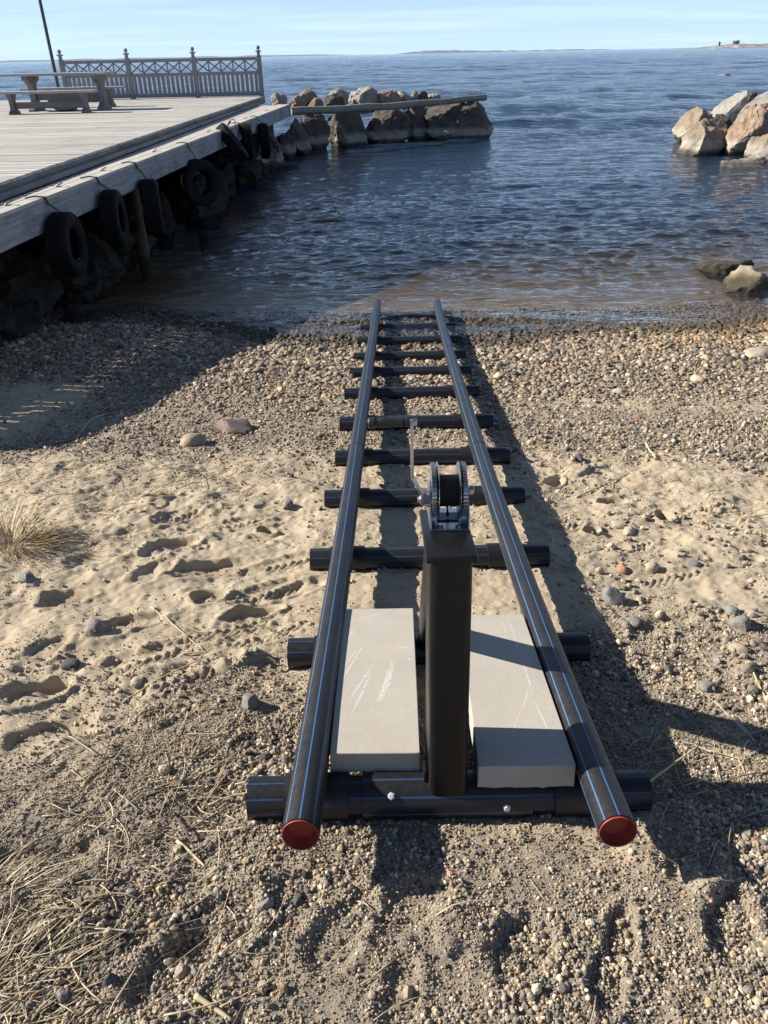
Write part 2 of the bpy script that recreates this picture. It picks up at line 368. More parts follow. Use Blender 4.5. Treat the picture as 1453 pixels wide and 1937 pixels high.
# ------------------------------------------------------------------ the beach: profile, footprints
SL = [(473,1508,1222,1497),(547,1235,1110,1225),(588,1064,1035,1055),(615,948,990,940),(635,867,963,861),(643,798,932,793),
      (652,747,906,742),(662,708,891,705),(670,676,881,675),(676,646,870,644),(682,622,861,620),(687,598,855,597)]
SLP = [(.146,1.263,.848),(.171,1.930,.733),(.186,2.629,.625),(.204,3.293,.532),(.227,3.892,.455),(.223,4.541,.376),
       (.225,5.270,.284),(.242,5.934,.195),(.260,6.517,.121),(.274,7.170,.046),(.292,7.840,-.034),(.311,8.425,-.085)]
PY = np.array([-30, -4, -.5, .55, .95, 1.15, 1.35]+[s[1] for s in SLP[1:]]+[10, 13, 18, 26, 40, 90])
PZ = np.array([2.6, 1.35, .95, .885, .860, .822, .800]+[s[2]-.028 for s in SLP[1:]]+[-.33, -.75, -1.5, -2.4, -3.5, -6])
SHX = np.array([-60, -12, -6, -3.4, -2.9, -1.9, -.94, 0, 2, 3.1, 4, 6, 9, 14, 60]); SHY = np.array([4, 3, 1.6, 1.15, 1.05, .55, .17, 0, 0, .17, .42, 1.0, 2.0, 4.0, 12])
PRINTS = []                                   # x, y, angle, length, width, depth, tread
def add_print(px, py, ang, L=.29, W=.11, D=.028, tread=1):
    y = 2.5
    for _ in range(12):
        P = atz(px, py, float(np.interp(y, PY, PZ))); y = P[1]
    PRINTS.append((P[0], P[1], math.radians(ang), L, W, D, tread))
for a in [(125,1130,25,.20,.13,.03,0),(250,1180,30,.28,.12,.03,0),(330,1035,35,.28,.12,.026,0),(385,1035,30,.12,.08,.01,1),(395,1130,10,.15,.11,.035,0),
          (300,1080,60,.25,.12,.02,0),(400,1075,20,.34,.13,.03,0),(505,1000,-30,.10,.07,.05,0),(515,1115,35,.34,.12,.02,1),(270,1245,35,.36,.14,.022,1),
          (510,1195,25,.32,.12,.018,1),(340,975,40,.30,.11,.02,1),(450,985,20,.26,.10,.02,1),(60,1310,25,.26,.13,.035,0),(480,1160,20,.22,.09,.03,0),
          (360,1275,30,.34,.15,.02,1),(250,975,40,.28,.10,.02,1),(300,945,10,.20,.1,.04,0),(90,1230,60,.2,.1,.015,0),(430,1250,10,.3,.12,-.025,0),
          (560,1060,20,.3,.11,.018,1),(180,1060,15,.26,.11,.012,0),(330,1330,15,.34,.14,.018,1),(90,1390,20,.28,.13,.02,0),(570,1110,30,.26,.1,.02,0),(420,1190,25,.4,.12,.012,1),
          (1165,945,10,.16,.12,.035,0),(1255,975,80,.14,.08,.04,0),(1120,1000,60,.10,.07,.045,0),(1060,990,20,.28,.11,.02,1),(1095,890,40,.2,.12,-.03,0),(1050,905,60,.2,.09,.03,0),
          (1330,960,20,.3,.12,.015,1),(1200,1030,30,.26,.11,.015,1),(1270,1090,15,.3,.12,.015,1),(1250,1180,15,.3,.12,.02,0),(1000,1040,20,.2,.1,.02,1),
          (560,1690,70,.18,.12,.014,0),(650,1750,60,.2,.12,.014,0),(780,1710,20,.18,.12,.02,0),(1180,1760,70,.16,.07,.016,0),(1150,1850,70,.16,.07,.014,0),(980,1800,40,.2,.12,.018,0),
          (760,1880,80,.16,.09,.012,0),(880,1760,10,.18,.13,-.02,0),(420,1740,30,.2,.14,.02,0),(1330,1640,60,.2,.12,-.03,0),(1250,1570,30,.3,.2,-.03,0),(1380,1740,60,.2,.12,.02,0),(60,1640,20,.3,.15,.02,0),(330,1830,60,.22,.13,.02,0)]:
    add_print(*a)
def sandy(x, y):
    """1 on clean sand, 0 on gravel"""
    n = fbm(x*1.7, y*1.7, 0, 31, 4)*.5; n2 = fbm(x*4.3+5, y*4.3, 0, 32, 3)*.35
    front = 1.70+.55*sstep(-.45, -.95, x)*0-.38*sstep(-.35, -1.2, x)+.62*sstep(.3, .9, x)*.6
    back = 3.95+.5*sstep(.4, 1.2, x)*.1-.05*x
    s = sstep(front-.22, front+.22, y+n*.42+n2*.25)*(1-sstep(back-.28, back+.28, y+n*.55+n2*.25))
    right = sstep(.55, 1.0, x)
    s = s*(1-right*.45*sstep(-.25, .25, n2+n*.6+.15*np.sin(x*3)))
    patch = sstep(.18, .55, fbm(x*2.4+11, y*2.4, 0, 41, 4))*.75           # sandy patches in the foreground gravel
    s = np.maximum(s, patch*.75*(1-sstep(1.7, 2.2, y))*(.4+.6*sstep(-.2, .5, x)))
    band = np.exp(-((y-4.95-.1*np.sin(x*1.5))/.16)**2)*sstep(.9, 1.4, x)*.75   # thin sand band across the pebbles on the right
    band2 = np.exp(-((y-4.75)/.12)**2)*sstep(-.55, -.75, x)*(1-sstep(-1.5, -1.2, -x))*.5
    lf = sstep(-1.95, -2.35, x+n*.3)*(1-sstep(5.5, 6.0, y))*sstep(4.1, 4.5, y)
    return np.clip(np.maximum.reduce([s, band, band2, lf]), 0, 1)
def gz(x, y, detail=True):
    x = np.asarray(x, float); y = np.asarray(y, float)
    sh = np.interp(x, SHX, SHY)*sstep(3.5, 7.2, y)
    z = np.interp(y-sh, PY, PZ)
    z = z+.03*fbm(x*.55, y*.55, 0, 3, 3)*sstep(.9, 2.2, np.abs(x-.2))
    if not detail: return z
    s = sandy(x, y); near = 1-sstep(4.2, 6.0, y)
    ramp = sstep(.42, .62, np.abs(x-.2)+.25*(1-sstep(.9, 1.1, y)))   # keep the bed under the track even
    amp = (.006+.010*s)*near+.005
    z = z+amp*(.35+.65*ramp)*fbm(x*4.2, y*4.2, 0, 5, 4, .52)
    z = z+.0045*near*fbm(x*20, y*20, 0, 9, 3)+.0022*near*fbm(x*52, y*52, 0, 10, 2)
    rdg = 1-np.abs(fbm(x*7+3, y*11, 0, 13, 3)); z = z+.010*near*s*ramp*(rdg**3-.3)*sstep(-.3, .4, fbm(x*1.9, y*1.9, 0, 14, 2))
    zp = np.zeros_like(z)
    for (cx, cyy, an, L, W, D, tread) in PRINTS:
        m = (np.abs(x-cx) < L*1.1) & (np.abs(y-cyy) < L*1.1)
        if not m.any(): continue
        dx, dy = x[m]-cx, y[m]-cyy; ca, sa_ = math.cos(an), math.sin(an)
        u = (dx*ca+dy*sa_)/(L/2); v = (-dx*sa_+dy*ca)/(W/2)
        wob = .16*fbm(dx*14+cx*7, dy*14, 0, 21, 2)
        r = np.sqrt(u*u+v*v*(1+.35*u))+wob
        dep = -.8*D*(1-sstep(.66, 1.0, r)); rim = .33*D*np.exp(-((r-1.14)/.16)**2)*(D > 0)
        if tread:
            ph = ((np.abs(v)*.45+u)*L/2/.034) % 1.0
            dep = dep*.6+(-.002+.0105*np.exp(-((ph-.5)/.19)**2)+.006*np.exp(-(v/.14)**2))*(1-sstep(.8, 1.05, r))*(.5+.5*sstep(-.5, .2, wob))
        zp[m] += dep+rim
    z = z+zp
    return z
xs = np.concatenate([[-400, -120, -50, -30, -20, -14, -10, -8], np.arange(-7, -2.7, .06), np.arange(-2.7, 2.7, .0074), np.arange(2.7, 6, .05), [6.3, 7, 8, 9, 10, 12, 14, 18, 24, 35, 60, 150, 400]])
ys = np.concatenate([[-400, -100, -30, -12, -6, -3, -1.5, -.5, 0, .2, .35], np.arange(.45, 4.3, .0068), np.arange(4.3, 9.2, .03), np.arange(9.2, 14, .15), [14.5, 16, 18, 21, 25, 30, 40, 60, 90, 200]])
GX, GY = np.meshgrid(xs, ys); gx, gy = GX.ravel(), GY.ravel()
g_z = gz(gx, gy)
nx, ny = len(xs), len(ys)
def grid_mesh(name, V, nx, ny, mat, keep=None):
    me = bpy.data.meshes.new(name)
    i = np.arange(nx*ny).reshape(ny, nx); q = np.stack([i[:-1, :-1], i[:-1, 1:], i[1:, 1:], i[1:, :-1]], -1).reshape(-1, 4)
    if keep is not None: q = q[keep[q].any(1)]
    nf = len(q)
    me.vertices.add(len(V)); me.vertices.foreach_set('co', np.asarray(V, np.float32).ravel())
    me.loops.add(nf*4); me.loops.foreach_set('vertex_index', q.ravel().astype(np.int32))
    me.polygons.add(nf); me.polygons.foreach_set('loop_start', np.arange(0, nf*4, 4, dtype=np.int32))
    me.polygons.foreach_set('use_smooth', np.ones(nf, bool)); me.update(calc_edges=True); me.validate()
    return link(name, me, mat)
ground = grid_mesh('beach', np.stack([gx, gy, g_z], 1), nx, ny, M['ground'])
tag(ground, 'sandy gravel beach sloping down to the water', None, None, 'structure')
def attr(me, name, data, ty='FLOAT'):
    a = me.attributes.new(name, ty, 'POINT'); a.data.foreach_set('value' if ty == 'FLOAT' else 'vector', np.asarray(data, np.float32).ravel())
attr(ground.data, 'sandy', sandy(gx, gy)); attr(ground.data, 'wet', 1-sstep(.02, .075, g_z))
GC = {}
def ground_at(x, y):                          # height of the modelled ground
    return float(gz(np.array([x]), np.array([y]))[0])
def px_ground(px, py):
    y = 3.
    for _ in range(30):
        P = atz(px, py, float(gz(np.array([0. if _ == 0 else P[0]]), np.array([y]), False)[0])); y = .5*y+.5*P[1]
    return np.array([P[0], P[1], ground_at(P[0], P[1])])

# ------------------------------------------------------------------ water
r1 = [6.0]
while r1[-1] < 70: r1.append(r1[-1]+max(.028, min(r1[-1]**2*.00028, .5)))
rr = np.concatenate([r1, np.arange(r1[-1]+.6, 230, .9), np.geomspace(231, 4000, 520), np.geomspace(4050, 30000, 40)])
th = np.radians(np.concatenate([np.linspace(-80, -36, 70), np.linspace(-35.9, 35.9, 820), np.linspace(36, 80, 70)]))
TH, RR = np.meshgrid(th, rr); wx, wy = (RR*np.sin(TH)).ravel(), (RR*np.cos(TH)).ravel()
dep = -gz(wx, wy, False); rad = RR.ravel()
drow = np.gradient(rr); sp = np.repeat(np.maximum(drow, rr*.0015), len(th))
harbour = 1-np.maximum(sstep(23, 31, wy), sstep(-6, -9, wx))
wz = np.zeros_like(wx); r2 = np.random.default_rng(3); NC = len(th)
fields = [vn(wx*q, wy*q, k, 77) for k, q in enumerate((.9, .6, .4, .25, .12, .05))]
for i in range(230):
    lam = .11*(36/.11)**r2.random(); an = r2.normal(0, .5)+.12; k = 2*math.pi/lam
    nr = int(np.searchsorted(-(sstep(2.2, 4.5, lam/np.maximum.accumulate(sp[::NC]))), 0., 'left'))
    if nr < 5: continue
    sl_ = slice(0, nr*NC); X, Y_ = wx[sl_], wy[sl_]; hb = harbour[sl_]
    a = .0036*lam**.93 if lam < 1.6 else .0030*1.6**.93*(lam/1.6)**.42; env = sstep(2.2, 4.5, lam/sp[sl_])
    loc = hb*(1.55 if lam < .45 else (.58 if lam < 1.1 else .11))+(1-hb)*1.25
    f_ = fields[0 if lam < .4 else 1 if lam < .8 else 2 if lam < 1.6 else 3 if lam < 4 else 4 if lam < 10 else 5]
    ph = k*(X*math.sin(an)-Y_*math.cos(an))+r2.random()*6.283+(1.6+1.2*math.sin(i*1.7))*f_[sl_]*(1 if i % 2 else -1)
    wz[sl_] += a*env*loc*(np.sin(ph)+.22*np.cos(2*ph))
wz *= np.clip(.18+sstep(.0, .45, dep), 0, 1)
crest = np.where((wx > -3) & (wx < 7), 1, 0)*.045*np.exp(-((wy-np.interp(wx, SHX, SHY)-7.95-.12*np.sin(wx*1.9+1)-.06*np.sin(wx*5))/.09)**2)*(.55+.45*np.sin(wx*1.1+.6))
wz += crest
water = grid_mesh('water', np.stack([wx, wy, wz], 1), len(th), len(rr), M['water'], dep > -.12)
tag(water, 'rippled blue sea reaching from the shore to the horizon', None, None, 'structure')
attr(water.data, 'depth', np.clip(dep+wz, .0, 12))

# ------------------------------------------------------------------ scattered stones (geometry nodes on one object each)
def scatter_group(name, nvar, sub, amp, flat, mat, seed, smooth):
    ng = bpy.data.node_groups.new(name, 'GeometryNodeTree')
    ng.interface.new_socket('Geometry', in_out='INPUT', socket_type='NodeSocketGeometry')
    ng.interface.new_socket('Geometry', in_out='OUTPUT', socket_type='NodeSocketGeometry')
    N = lambda t: ng.nodes.new(t); L = ng.links.new
    gi, go = N('NodeGroupInput'), N('NodeGroupOutput'); g2i = N('GeometryNodeGeometryToInstance'); pos = N('GeometryNodeInputPosition')
    for k in range(nvar):
        ic = N('GeometryNodeMeshIcoSphere'); ic.inputs['Radius'].default_value = 1; ic.inputs['Subdivisions'].default_value = sub
        off = N('ShaderNodeVectorMath'); off.operation = 'ADD'; off.inputs[1].default_value = (seed+k*13.7, k*5.1, k*3.3); L(pos.outputs[0], off.inputs[0])
        no = N('ShaderNodeTexNoise'); no.inputs['Scale'].default_value = .85; no.inputs['Detail'].default_value = 2.5; L(off.outputs[0], no.inputs['Vector'])
        sb = N('ShaderNodeVectorMath'); sb.operation = 'SUBTRACT'; sb.inputs[1].default_value = (.5, .5, .5); L(no.outputs['Color'], sb.inputs[0])
        sc = N('ShaderNodeVectorMath'); sc.operation = 'SCALE'; sc.inputs['Scale'].default_value = amp; L(sb.outputs[0], sc.inputs[0])
        st = N('GeometryNodeSetPosition'); L(ic.outputs['Mesh'], st.inputs['Geometry']); L(sc.outputs[0], st.inputs['Offset'])
        sm = N('GeometryNodeSetShadeSmooth'); sm.inputs['Shade Smooth'].default_value = smooth; L(st.outputs[0], sm.inputs[0])
        mt = N('GeometryNodeSetMaterial'); mt.inputs['Material'].default_value = mat; L(sm.outputs[0], mt.inputs[0])
        L(mt.outputs[0], g2i.inputs[0])
    iop = N('GeometryNodeInstanceOnPoints'); iop.inputs['Pick Instance'].default_value = True
    L(gi.outputs[0], iop.inputs['Points']); L(g2i.outputs[0], iop.inputs['Instance'])
    for nm, sk in (('rot', 'Rotation'), ('sz', 'Scale')):
        a = N('GeometryNodeInputNamedAttribute'); a.data_type = 'FLOAT_VECTOR'; a.inputs['Name'].default_value = nm
        L(a.outputs['Attribute'], iop.inputs[sk])
    L(iop.outputs[0], go.inputs[0])
    return ng
PAL = np.array([(.30,.285,.26),(.22,.215,.21),(.36,.33,.285),(.42,.395,.35),(.15,.148,.15),(.095,.095,.10),(.33,.265,.20),(.27,.215,.17),(.50,.47,.42),(.38,.24,.17),(.40,.34,.24),(.24,.245,.25)])
PAL = PAL**1.15*np.array([1.50, 1.36, 1.14])
PWT = np.array([16,16,14,10,11,7,7,6,4,1.1,4,12.]); PWT /= PWT.sum()
def scatter(name, x, y, size, ng, mat, sink=.3, flat=(.45, .8), warm=0., tilt=.5, tone=1., clod=None):
    n = len(x); z = gz(x, y)
    sy = rng.uniform(.68, 1., n); sz = rng.uniform(*flat, n)
    s3 = np.stack([size, size*sy, size*sz], 1)
    rot = np.stack([rng.normal(0, tilt, n), rng.normal(0, tilt, n), rng.uniform(0, 6.283, n)], 1)
    col = PAL[rng.choice(len(PAL), n, p=PWT)]*np.exp(rng.normal(0, .22, (n, 1)))
    col = col*(1+warm[:, None]*np.array([.18, .05, -.22])) if np.ndim(warm) else col
    col = col*np.array(tone)
    if clod is not None: col[clod] = np.array([.50, .41, .28])*rng.uniform(.8, 1.1, (int(clod.sum()), 1))
    wet = 1-sstep(.015, .065, z+.012*fbm(x*6, y*6, 0, 55, 2))
    under = sstep(0., -.3, z)
    col = col*(1-(.68-.25*under)[:, None]*wet[:, None])*(1-np.array([.0, .14, .42])*under[:, None])
    P = np.stack([x, y, z+size*sz*(1-2*sink)], 1)
    me = bpy.data.meshes.new(name); me.vertices.add(n); me.vertices.foreach_set('co', P.astype(np.float32).ravel())
    for nm, d in (('rot', rot), ('sz', s3), ('col', col)): attr(me, nm, d, 'FLOAT_VECTOR')
    o = link(name, me, mat)
    m = o.modifiers.new('scatter', 'NODES'); m.node_group = ng
    return o
def region(n, x0, x1, y0, y1): return rng.uniform(x0, x1, n), rng.uniform(y0, y1, n)
def halfw(y): return .30+.62*y*1.0
ng_peb = scatter_group('pebble_shapes', 12, 3, .85, 1, M['stone'], 3, True)
ng_grv = scatter_group('gravel_shapes', 10, 2, 1.35, 1, M['stone'], 51, False)
# shore pebbles, growing towards the water
x, y = region(150000, -4.3, 8.0, 3.5, 8.9)
sh = np.interp(x, SHX, SHY)*sstep(3.5, 7.2, y); ye = y-sh
s = sandy(x, y); keep = (rng.random(len(x)) < np.clip(sstep(3.55, 4.3, ye)*(1-s*.93), .0, 1)) & (x < 5.4+.9*(y-3.5)) & (x > -1.9-.95*(y-3.0)) & (rng.random(len(x)) < 1-sstep(7.9, 8.8, ye)*.8)
x, y, ye = x[keep], y[keep], ye[keep]
big = sstep(4.2, 6.2, ye)
size = (.0052+.0058*big)*np.exp(rng.normal(0, .40, len(x)))*(1+.25*big)
o = scatter('pebbles', x, y, np.clip(size, .005, .042), ng_peb, M['stone'], .22, (.32, .75), sstep(6.2, 7.1, ye)*sstep(1.2, 3.5, x)*.6+.04, .35, (.86, .84, .82))
tag(o, 'rounded grey and tan pebbles covering the shore down to the waterline', None, None, 'stuff')
# fine gravel: foreground, under the track, patches among the sand, and between the pebbles
x, y = region(640000, -3.2, 3.3, .42, 2.35)
s = sandy(x, y); n = fbm(x*5, y*5, 0, 61, 3)
dens = np.clip(1.0*(1-s)+.06+.7*np.clip(n, -.6, .6)*(1-s), .03, 1)*(1-sstep(1.75, 2.3, y)*s)
keep = (rng.random(len(x)) < dens) & ((np.abs(x) < halfw(y)+.5) | (rng.random(len(x)) < .55)); x, y = x[keep], y[keep]
size = .0022*np.exp(rng.normal(0, .45, len(x)))*(1+.6*np.clip(fbm(x*3.5, y*3.5, 0, 62, 3), -.5, 1.2))
xa, ya = region(64000, -4.6, 6.2, 1.6, 4.6)
sa2 = sandy(xa, ya); rt = sstep(.55, 1.1, xa)
clump = sstep(.05, .5, fbm(xa*2.6, ya*2.6, 0, 63, 3))
tr = (np.abs(xa-.2) < .6)
keep = (rng.random(len(xa)) < np.clip((1-sa2)*.85+rt*clump*.35+tr*.22*clump+.012, 0, 1)) & (np.abs(xa) < halfw(ya)+2.4); xa, ya = xa[keep], ya[keep]
sza = .0046*np.exp(rng.normal(0, .5, len(xa)))*(1+.5*sstep(.6, 1.2, xa))
x = np.concatenate([x, xa]); y = np.concatenate([y, ya]); size = np.concatenate([size, sza])
xc, yc = region(60000, -2.6, 2.4, 1.5, 4.3); cl_n = fbm(xc*8, yc*8, 0, 67, 3)
keep = (rng.random(len(xc)) < sandy(xc, yc)*np.clip(.15+1.2*cl_n, .04, 1)) & (np.abs(xc) < halfw(yc)+.2); xc, yc = xc[keep], yc[keep]
szc = .0022*np.exp(rng.normal(0, .5, len(xc)))
clod = np.concatenate([np.zeros(len(x), bool), np.ones(len(xc), bool)]); x = np.concatenate([x, xc]); y = np.concatenate([y, yc]); size = np.concatenate([size, szc])
o = scatter('gravel', x, y, np.clip(size, .0012, .017), ng_grv, M['stone'], .22, (.5, .95), np.full(len(x), .0), .7, 1., clod)
tag(o, 'fine grey gravel mixed with sand across the foreground', None, None, 'stuff')

# ------------------------------------------------------------------ rocks
def rock_verts(seed, cuts=9, rough=.10, sub=4, lo=.66, hi=.95, fine=.075, planes=None, crack=.035):
    bm = bmesh.new(); bmesh.ops.create_icosphere(bm, subdivisions=sub, radius=1)
    V = np.array([v.co[:] for v in bm.verts]); F = [[v.index for v in f.verts] for f in bm.faces]; bm.free()
    r = np.random.default_rng(seed)
    PL = list(planes or [])
    for _ in range(cuts):
        n = r.normal(size=3); n[2] *= .8; PL.append((n, r.uniform(lo, hi)))
    V = V*(1+rough*fbm(V[:, 0]*1.3+seed, V[:, 1]*1.3, V[:, 2]*1.3, seed, 3))[:, None]
    for n, d in PL:
        n = np.array(n, float); n /= np.linalg.norm(n); tt = V@n-d; V = V-np.outer(np.maximum(tt, 0)*.94, n)
    V = V*(1+fine*fbm(V[:, 0]*4+seed, V[:, 1]*4, V[:, 2]*4, seed+5, 6, .60)-crack*np.maximum(0, 1-np.abs(fbm(V[:, 0]*1.6+seed, V[:, 1]*1.6, V[:, 2]*1.6, seed+8, 3))*9))[:, None]
    lo_, hi_ = V.min(0), V.max(0); V = (V-(lo_+hi_)/2)/((hi_-lo_)/2)
    return V, F
def rock(name, label, cat, c, half, mat, seed, rotz=0., group=None, **k):
    V, F = rock_verts(seed, **k); V = V*np.array(half); ca, sa_ = math.cos(rotz), math.sin(rotz)
    V = np.stack([V[:, 0]*ca-V[:, 1]*sa_, V[:, 0]*sa_+V[:, 1]*ca, V[:, 2]], 1)+np.array(c)
    o = mesh(name, V, F, M[mat], None, (c[0], c[1], c[2]-half[2]), True)
    o.data.set_sharp_from_angle(angle=math.radians(38))
    return tag(o, label, cat, group)
def rock_px(label, box, Y, mat, seed, depth=.8, group=None, name='boulder', cat='boulder', below=.0, **k):
    l, tp, r_, b = box; cx = (l+r_)/2
    T = aty(cx, tp, Y); B = aty(cx, b, Y); C_ = aty(cx, (tp+b)/2, Y); wd = (r_-l)/ppm(C_)
    top, bot = T[2], B[2]-below; half = (wd/2, wd/2*depth, (top-bot)/2)
    return rock(name, label, cat, (C_[0], Y+half[1]*.6, (top+bot)/2), half, mat, seed, 0, group, **k)
GP = 'boulders of the small breakwater at the end of the jetty'
pier = [
 ('big dark rounded boulder at the outer tip of the breakwater under the log end', (789,188,940,262), 27.6, 'rk_dark', 3, .8, dict(planes=[((-.2,-.3,1),.62),((1,-.2,.5),.8),((0,-1,.1),.6)], cuts=4, rough=.07)),
 ('squarish dark boulder in the front row left of the tip boulder', (684,204,780,266), 26.9, 'rk_dark', 11, .8, dict(cuts=8, planes=[((0,-1,.1),.6)])),
 ('dark boulder wedged upright between the squarish one and the tip boulder', (758,194,818,262), 27.5, 'rk_dark', 14, .9, {}),
 ('brown grey boulder with a sunlit upper right face in the front row', (612,202,694,272), 26.1, 'rk_dark', 17, .9, dict(planes=[((.3,-.6,.6),.55)])),
 ('dark brown boulder just right of the jetty corner in the front row', (560,210,624,278), 25.4, 'rk_dark', 19, .9, {}),
 ('pointed boulder with a bright left shoulder in the gap by the jetty corner', (528,222,588,283), 24.0, 'rk_dark', 23, .8, dict(planes=[((.7,-.2,.55),.45),((-.8,-.1,.5),.55)])),
 ('small round boulder at the left foot of the pointed boulder', (518,251,558,285), 23.2, 'rk_dark', 27, .9, dict(cuts=4)),
 ('pale block of stone nearest the fence end behind the jetty', (511,174,543,196), 27.2, 'rk_light', 29, .8, {}),
 ('brown peaked boulder on top of the row beside the pale block', (560,167,606,198), 27.4, 'rk_tan', 31, .9, {}),
 ('low tan boulder lying in front of the brown peaked one', (545,180,582,202), 26.6, 'rk_tan', 33, .9, {}),
 ('small reddish stone tucked behind the log near the jetty corner', (582,184,612,203), 26.4, 'rk_red', 35, .9, {}),
 ('pale boulder with a rounded back on top of the row', (616,166,660,192), 28.3, 'rk_light', 37, .9, {}),
 ('dark rounded boulder in front of the pale rounded-back one', (606,177,654,200), 26.9, 'rk_dark', 39, .9, dict(cuts=4)),
 ('largest pale speckled boulder on top of the middle of the breakwater', (658,164,717,200), 27.4, 'rk_light', 41, .9, {}),
 ('tan and reddish boulder right of the pale speckled one', (712,170,762,198), 27.8, 'rk_pink', 43, .9, {}),
 ('cream coloured sloping boulder on top beyond the middle', (744,171,788,194), 28.4, 'rk_light', 45, .9, dict(planes=[((.6,-.1,.7),.45)])),
 ('small grey stone perched between the cream boulder and the dark one', (775,170,794,190), 28.6, 'rk_grey', 47, .9, {}),
 ('small dark rounded boulder perched near the outer end above the log', (787,171,812,191), 28.7, 'rk_dark', 49, .9, dict(cuts=4)),
 ('low light stone showing above the log nearest the tip', (803,177,836,193), 28.9, 'rk_light', 51, .9, {}),
]
for lb, bx, Y, m, sd, dpt, k in pier: rock_px(lb, bx, Y, m, sd, dpt, GP, below=.35 if bx[3] > 240 else .25, sub=5, **{**k, 'planes': [((.52, -.85, .12), .70)]+k.get('planes', [])})
GRR = 'boulders of the breakwater at the right edge'
right = [
 ('brown domed boulder at the left end of the right hand rock pile', (1287,203,1366,258), 25.2, 'rk_tan', 61, .9, dict(planes=[((-.75,-.2,.5),.5)], cuts=6)),
 ('big pale slab leaning up to a peak at the top of the right hand pile', (1352,171,1428,240), 25.0, 'rk_light', 63, .7, dict(planes=[((-.62,-.2,.75),.22),((.9,0,.3),.55),((0,-1,.3),.4)], cuts=3, rough=.05)),
 ('dark grey boulder with a pale edge at the top right corner of the pile', (1408,168,1500,250), 24.2, 'rk_grey', 65, .8, dict(planes=[((-.7,-.3,.7),.3),((0,-1,.4),.45)], cuts=4)),
 ('blackish block behind the peak of the pale slab', (1410,173,1442,215), 26.0, 'rk_dark', 67, .8, {}),
 ('slaty dark stone wedged between the pale slab and the orange boulder', (1346,215,1405,252), 23.4, 'rk_dark', 69, .8, dict(cuts=12, lo=.4)),
 ('large boulder with an orange patch standing in the water at the front', (1297,226,1396,302), 22.0, 'rk_orange', 76, .9, dict(planes=[((-.8,-.3,.35),.55),((.4,-.9,.15),.5)], cuts=5)),
 ('tall pinkish boulder at the right edge above the orange one', (1388,196,1490,300), 21.6, 'rk_pink', 79, .8, dict(planes=[((-.8,-.35,.5),.62),((-.2,-.8,-.45),.55)], cuts=4, rough=.07)),
 ('brown jagged rock standing in front of the pinkish boulder', (1424,250,1490,304), 20.6, 'rk_tan', 73, .8, dict(cuts=12, lo=.4)),
 ('low pale flat rock lying in the water below the pile', (1368,304,1462,330), 19.4, 'rk_light', 81, .7, dict(planes=[((0,-.3,1),.4)])),
 ('small pale rounded rock half hidden at the frame edge under the pile', (1418,293,1490,316), 20.1, 'rk_light', 83, .8, {}),
]
for lb, bx, Y, m, sd, dpt, k in right: rock_px(lb, bx, Y, m, sd, dpt, GRR, below=.3, sub=5, **k)
rock_px('jagged tan rock rising from the shallows at the right edge', (1376,510,1474,566), 8.95, 'rk_buff', 91, .8, None, 'rock', 'rock', .12, cuts=12, rough=.2, fine=.09, lo=.5)
rock_px('flat dark wet rock barely above the water behind the jagged tan one', (1330,496,1436,522), 9.75, 'rk_dark', 93, .7, None, 'rock', 'rock', .12, cuts=6, planes=[((0, 0, 1), .35)])
rock_px('lone dark rock just breaking the surface far out on the right', (1357,139,1392,151), 80, 'rk_dark', 97, .7, None, 'rock', 'rock', .3, cuts=3)

# under the jetty
GU = 'rocks carrying the jetty'
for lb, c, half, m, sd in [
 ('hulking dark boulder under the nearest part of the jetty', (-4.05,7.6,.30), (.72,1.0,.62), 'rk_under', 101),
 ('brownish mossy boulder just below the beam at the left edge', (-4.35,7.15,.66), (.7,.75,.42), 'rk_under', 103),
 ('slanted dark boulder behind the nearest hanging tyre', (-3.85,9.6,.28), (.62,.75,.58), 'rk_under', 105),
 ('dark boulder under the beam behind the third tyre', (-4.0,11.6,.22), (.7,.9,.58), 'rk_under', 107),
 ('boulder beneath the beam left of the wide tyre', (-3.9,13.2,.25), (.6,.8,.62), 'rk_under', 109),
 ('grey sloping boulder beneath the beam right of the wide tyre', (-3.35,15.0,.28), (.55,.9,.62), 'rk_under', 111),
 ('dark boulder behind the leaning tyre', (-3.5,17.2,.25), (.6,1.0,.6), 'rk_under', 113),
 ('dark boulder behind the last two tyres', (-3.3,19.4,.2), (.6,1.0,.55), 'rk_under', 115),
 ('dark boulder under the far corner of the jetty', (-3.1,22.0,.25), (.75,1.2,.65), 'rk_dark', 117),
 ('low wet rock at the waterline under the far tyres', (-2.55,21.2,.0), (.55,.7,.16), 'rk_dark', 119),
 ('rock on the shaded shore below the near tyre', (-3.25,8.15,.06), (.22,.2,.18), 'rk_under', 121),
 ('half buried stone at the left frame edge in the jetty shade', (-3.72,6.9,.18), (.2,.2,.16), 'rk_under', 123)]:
    rock('boulder', lb, 'boulder', c, half, m, sd, 0, GU, cuts=9, sub=5, fine=.12, crack=.07)

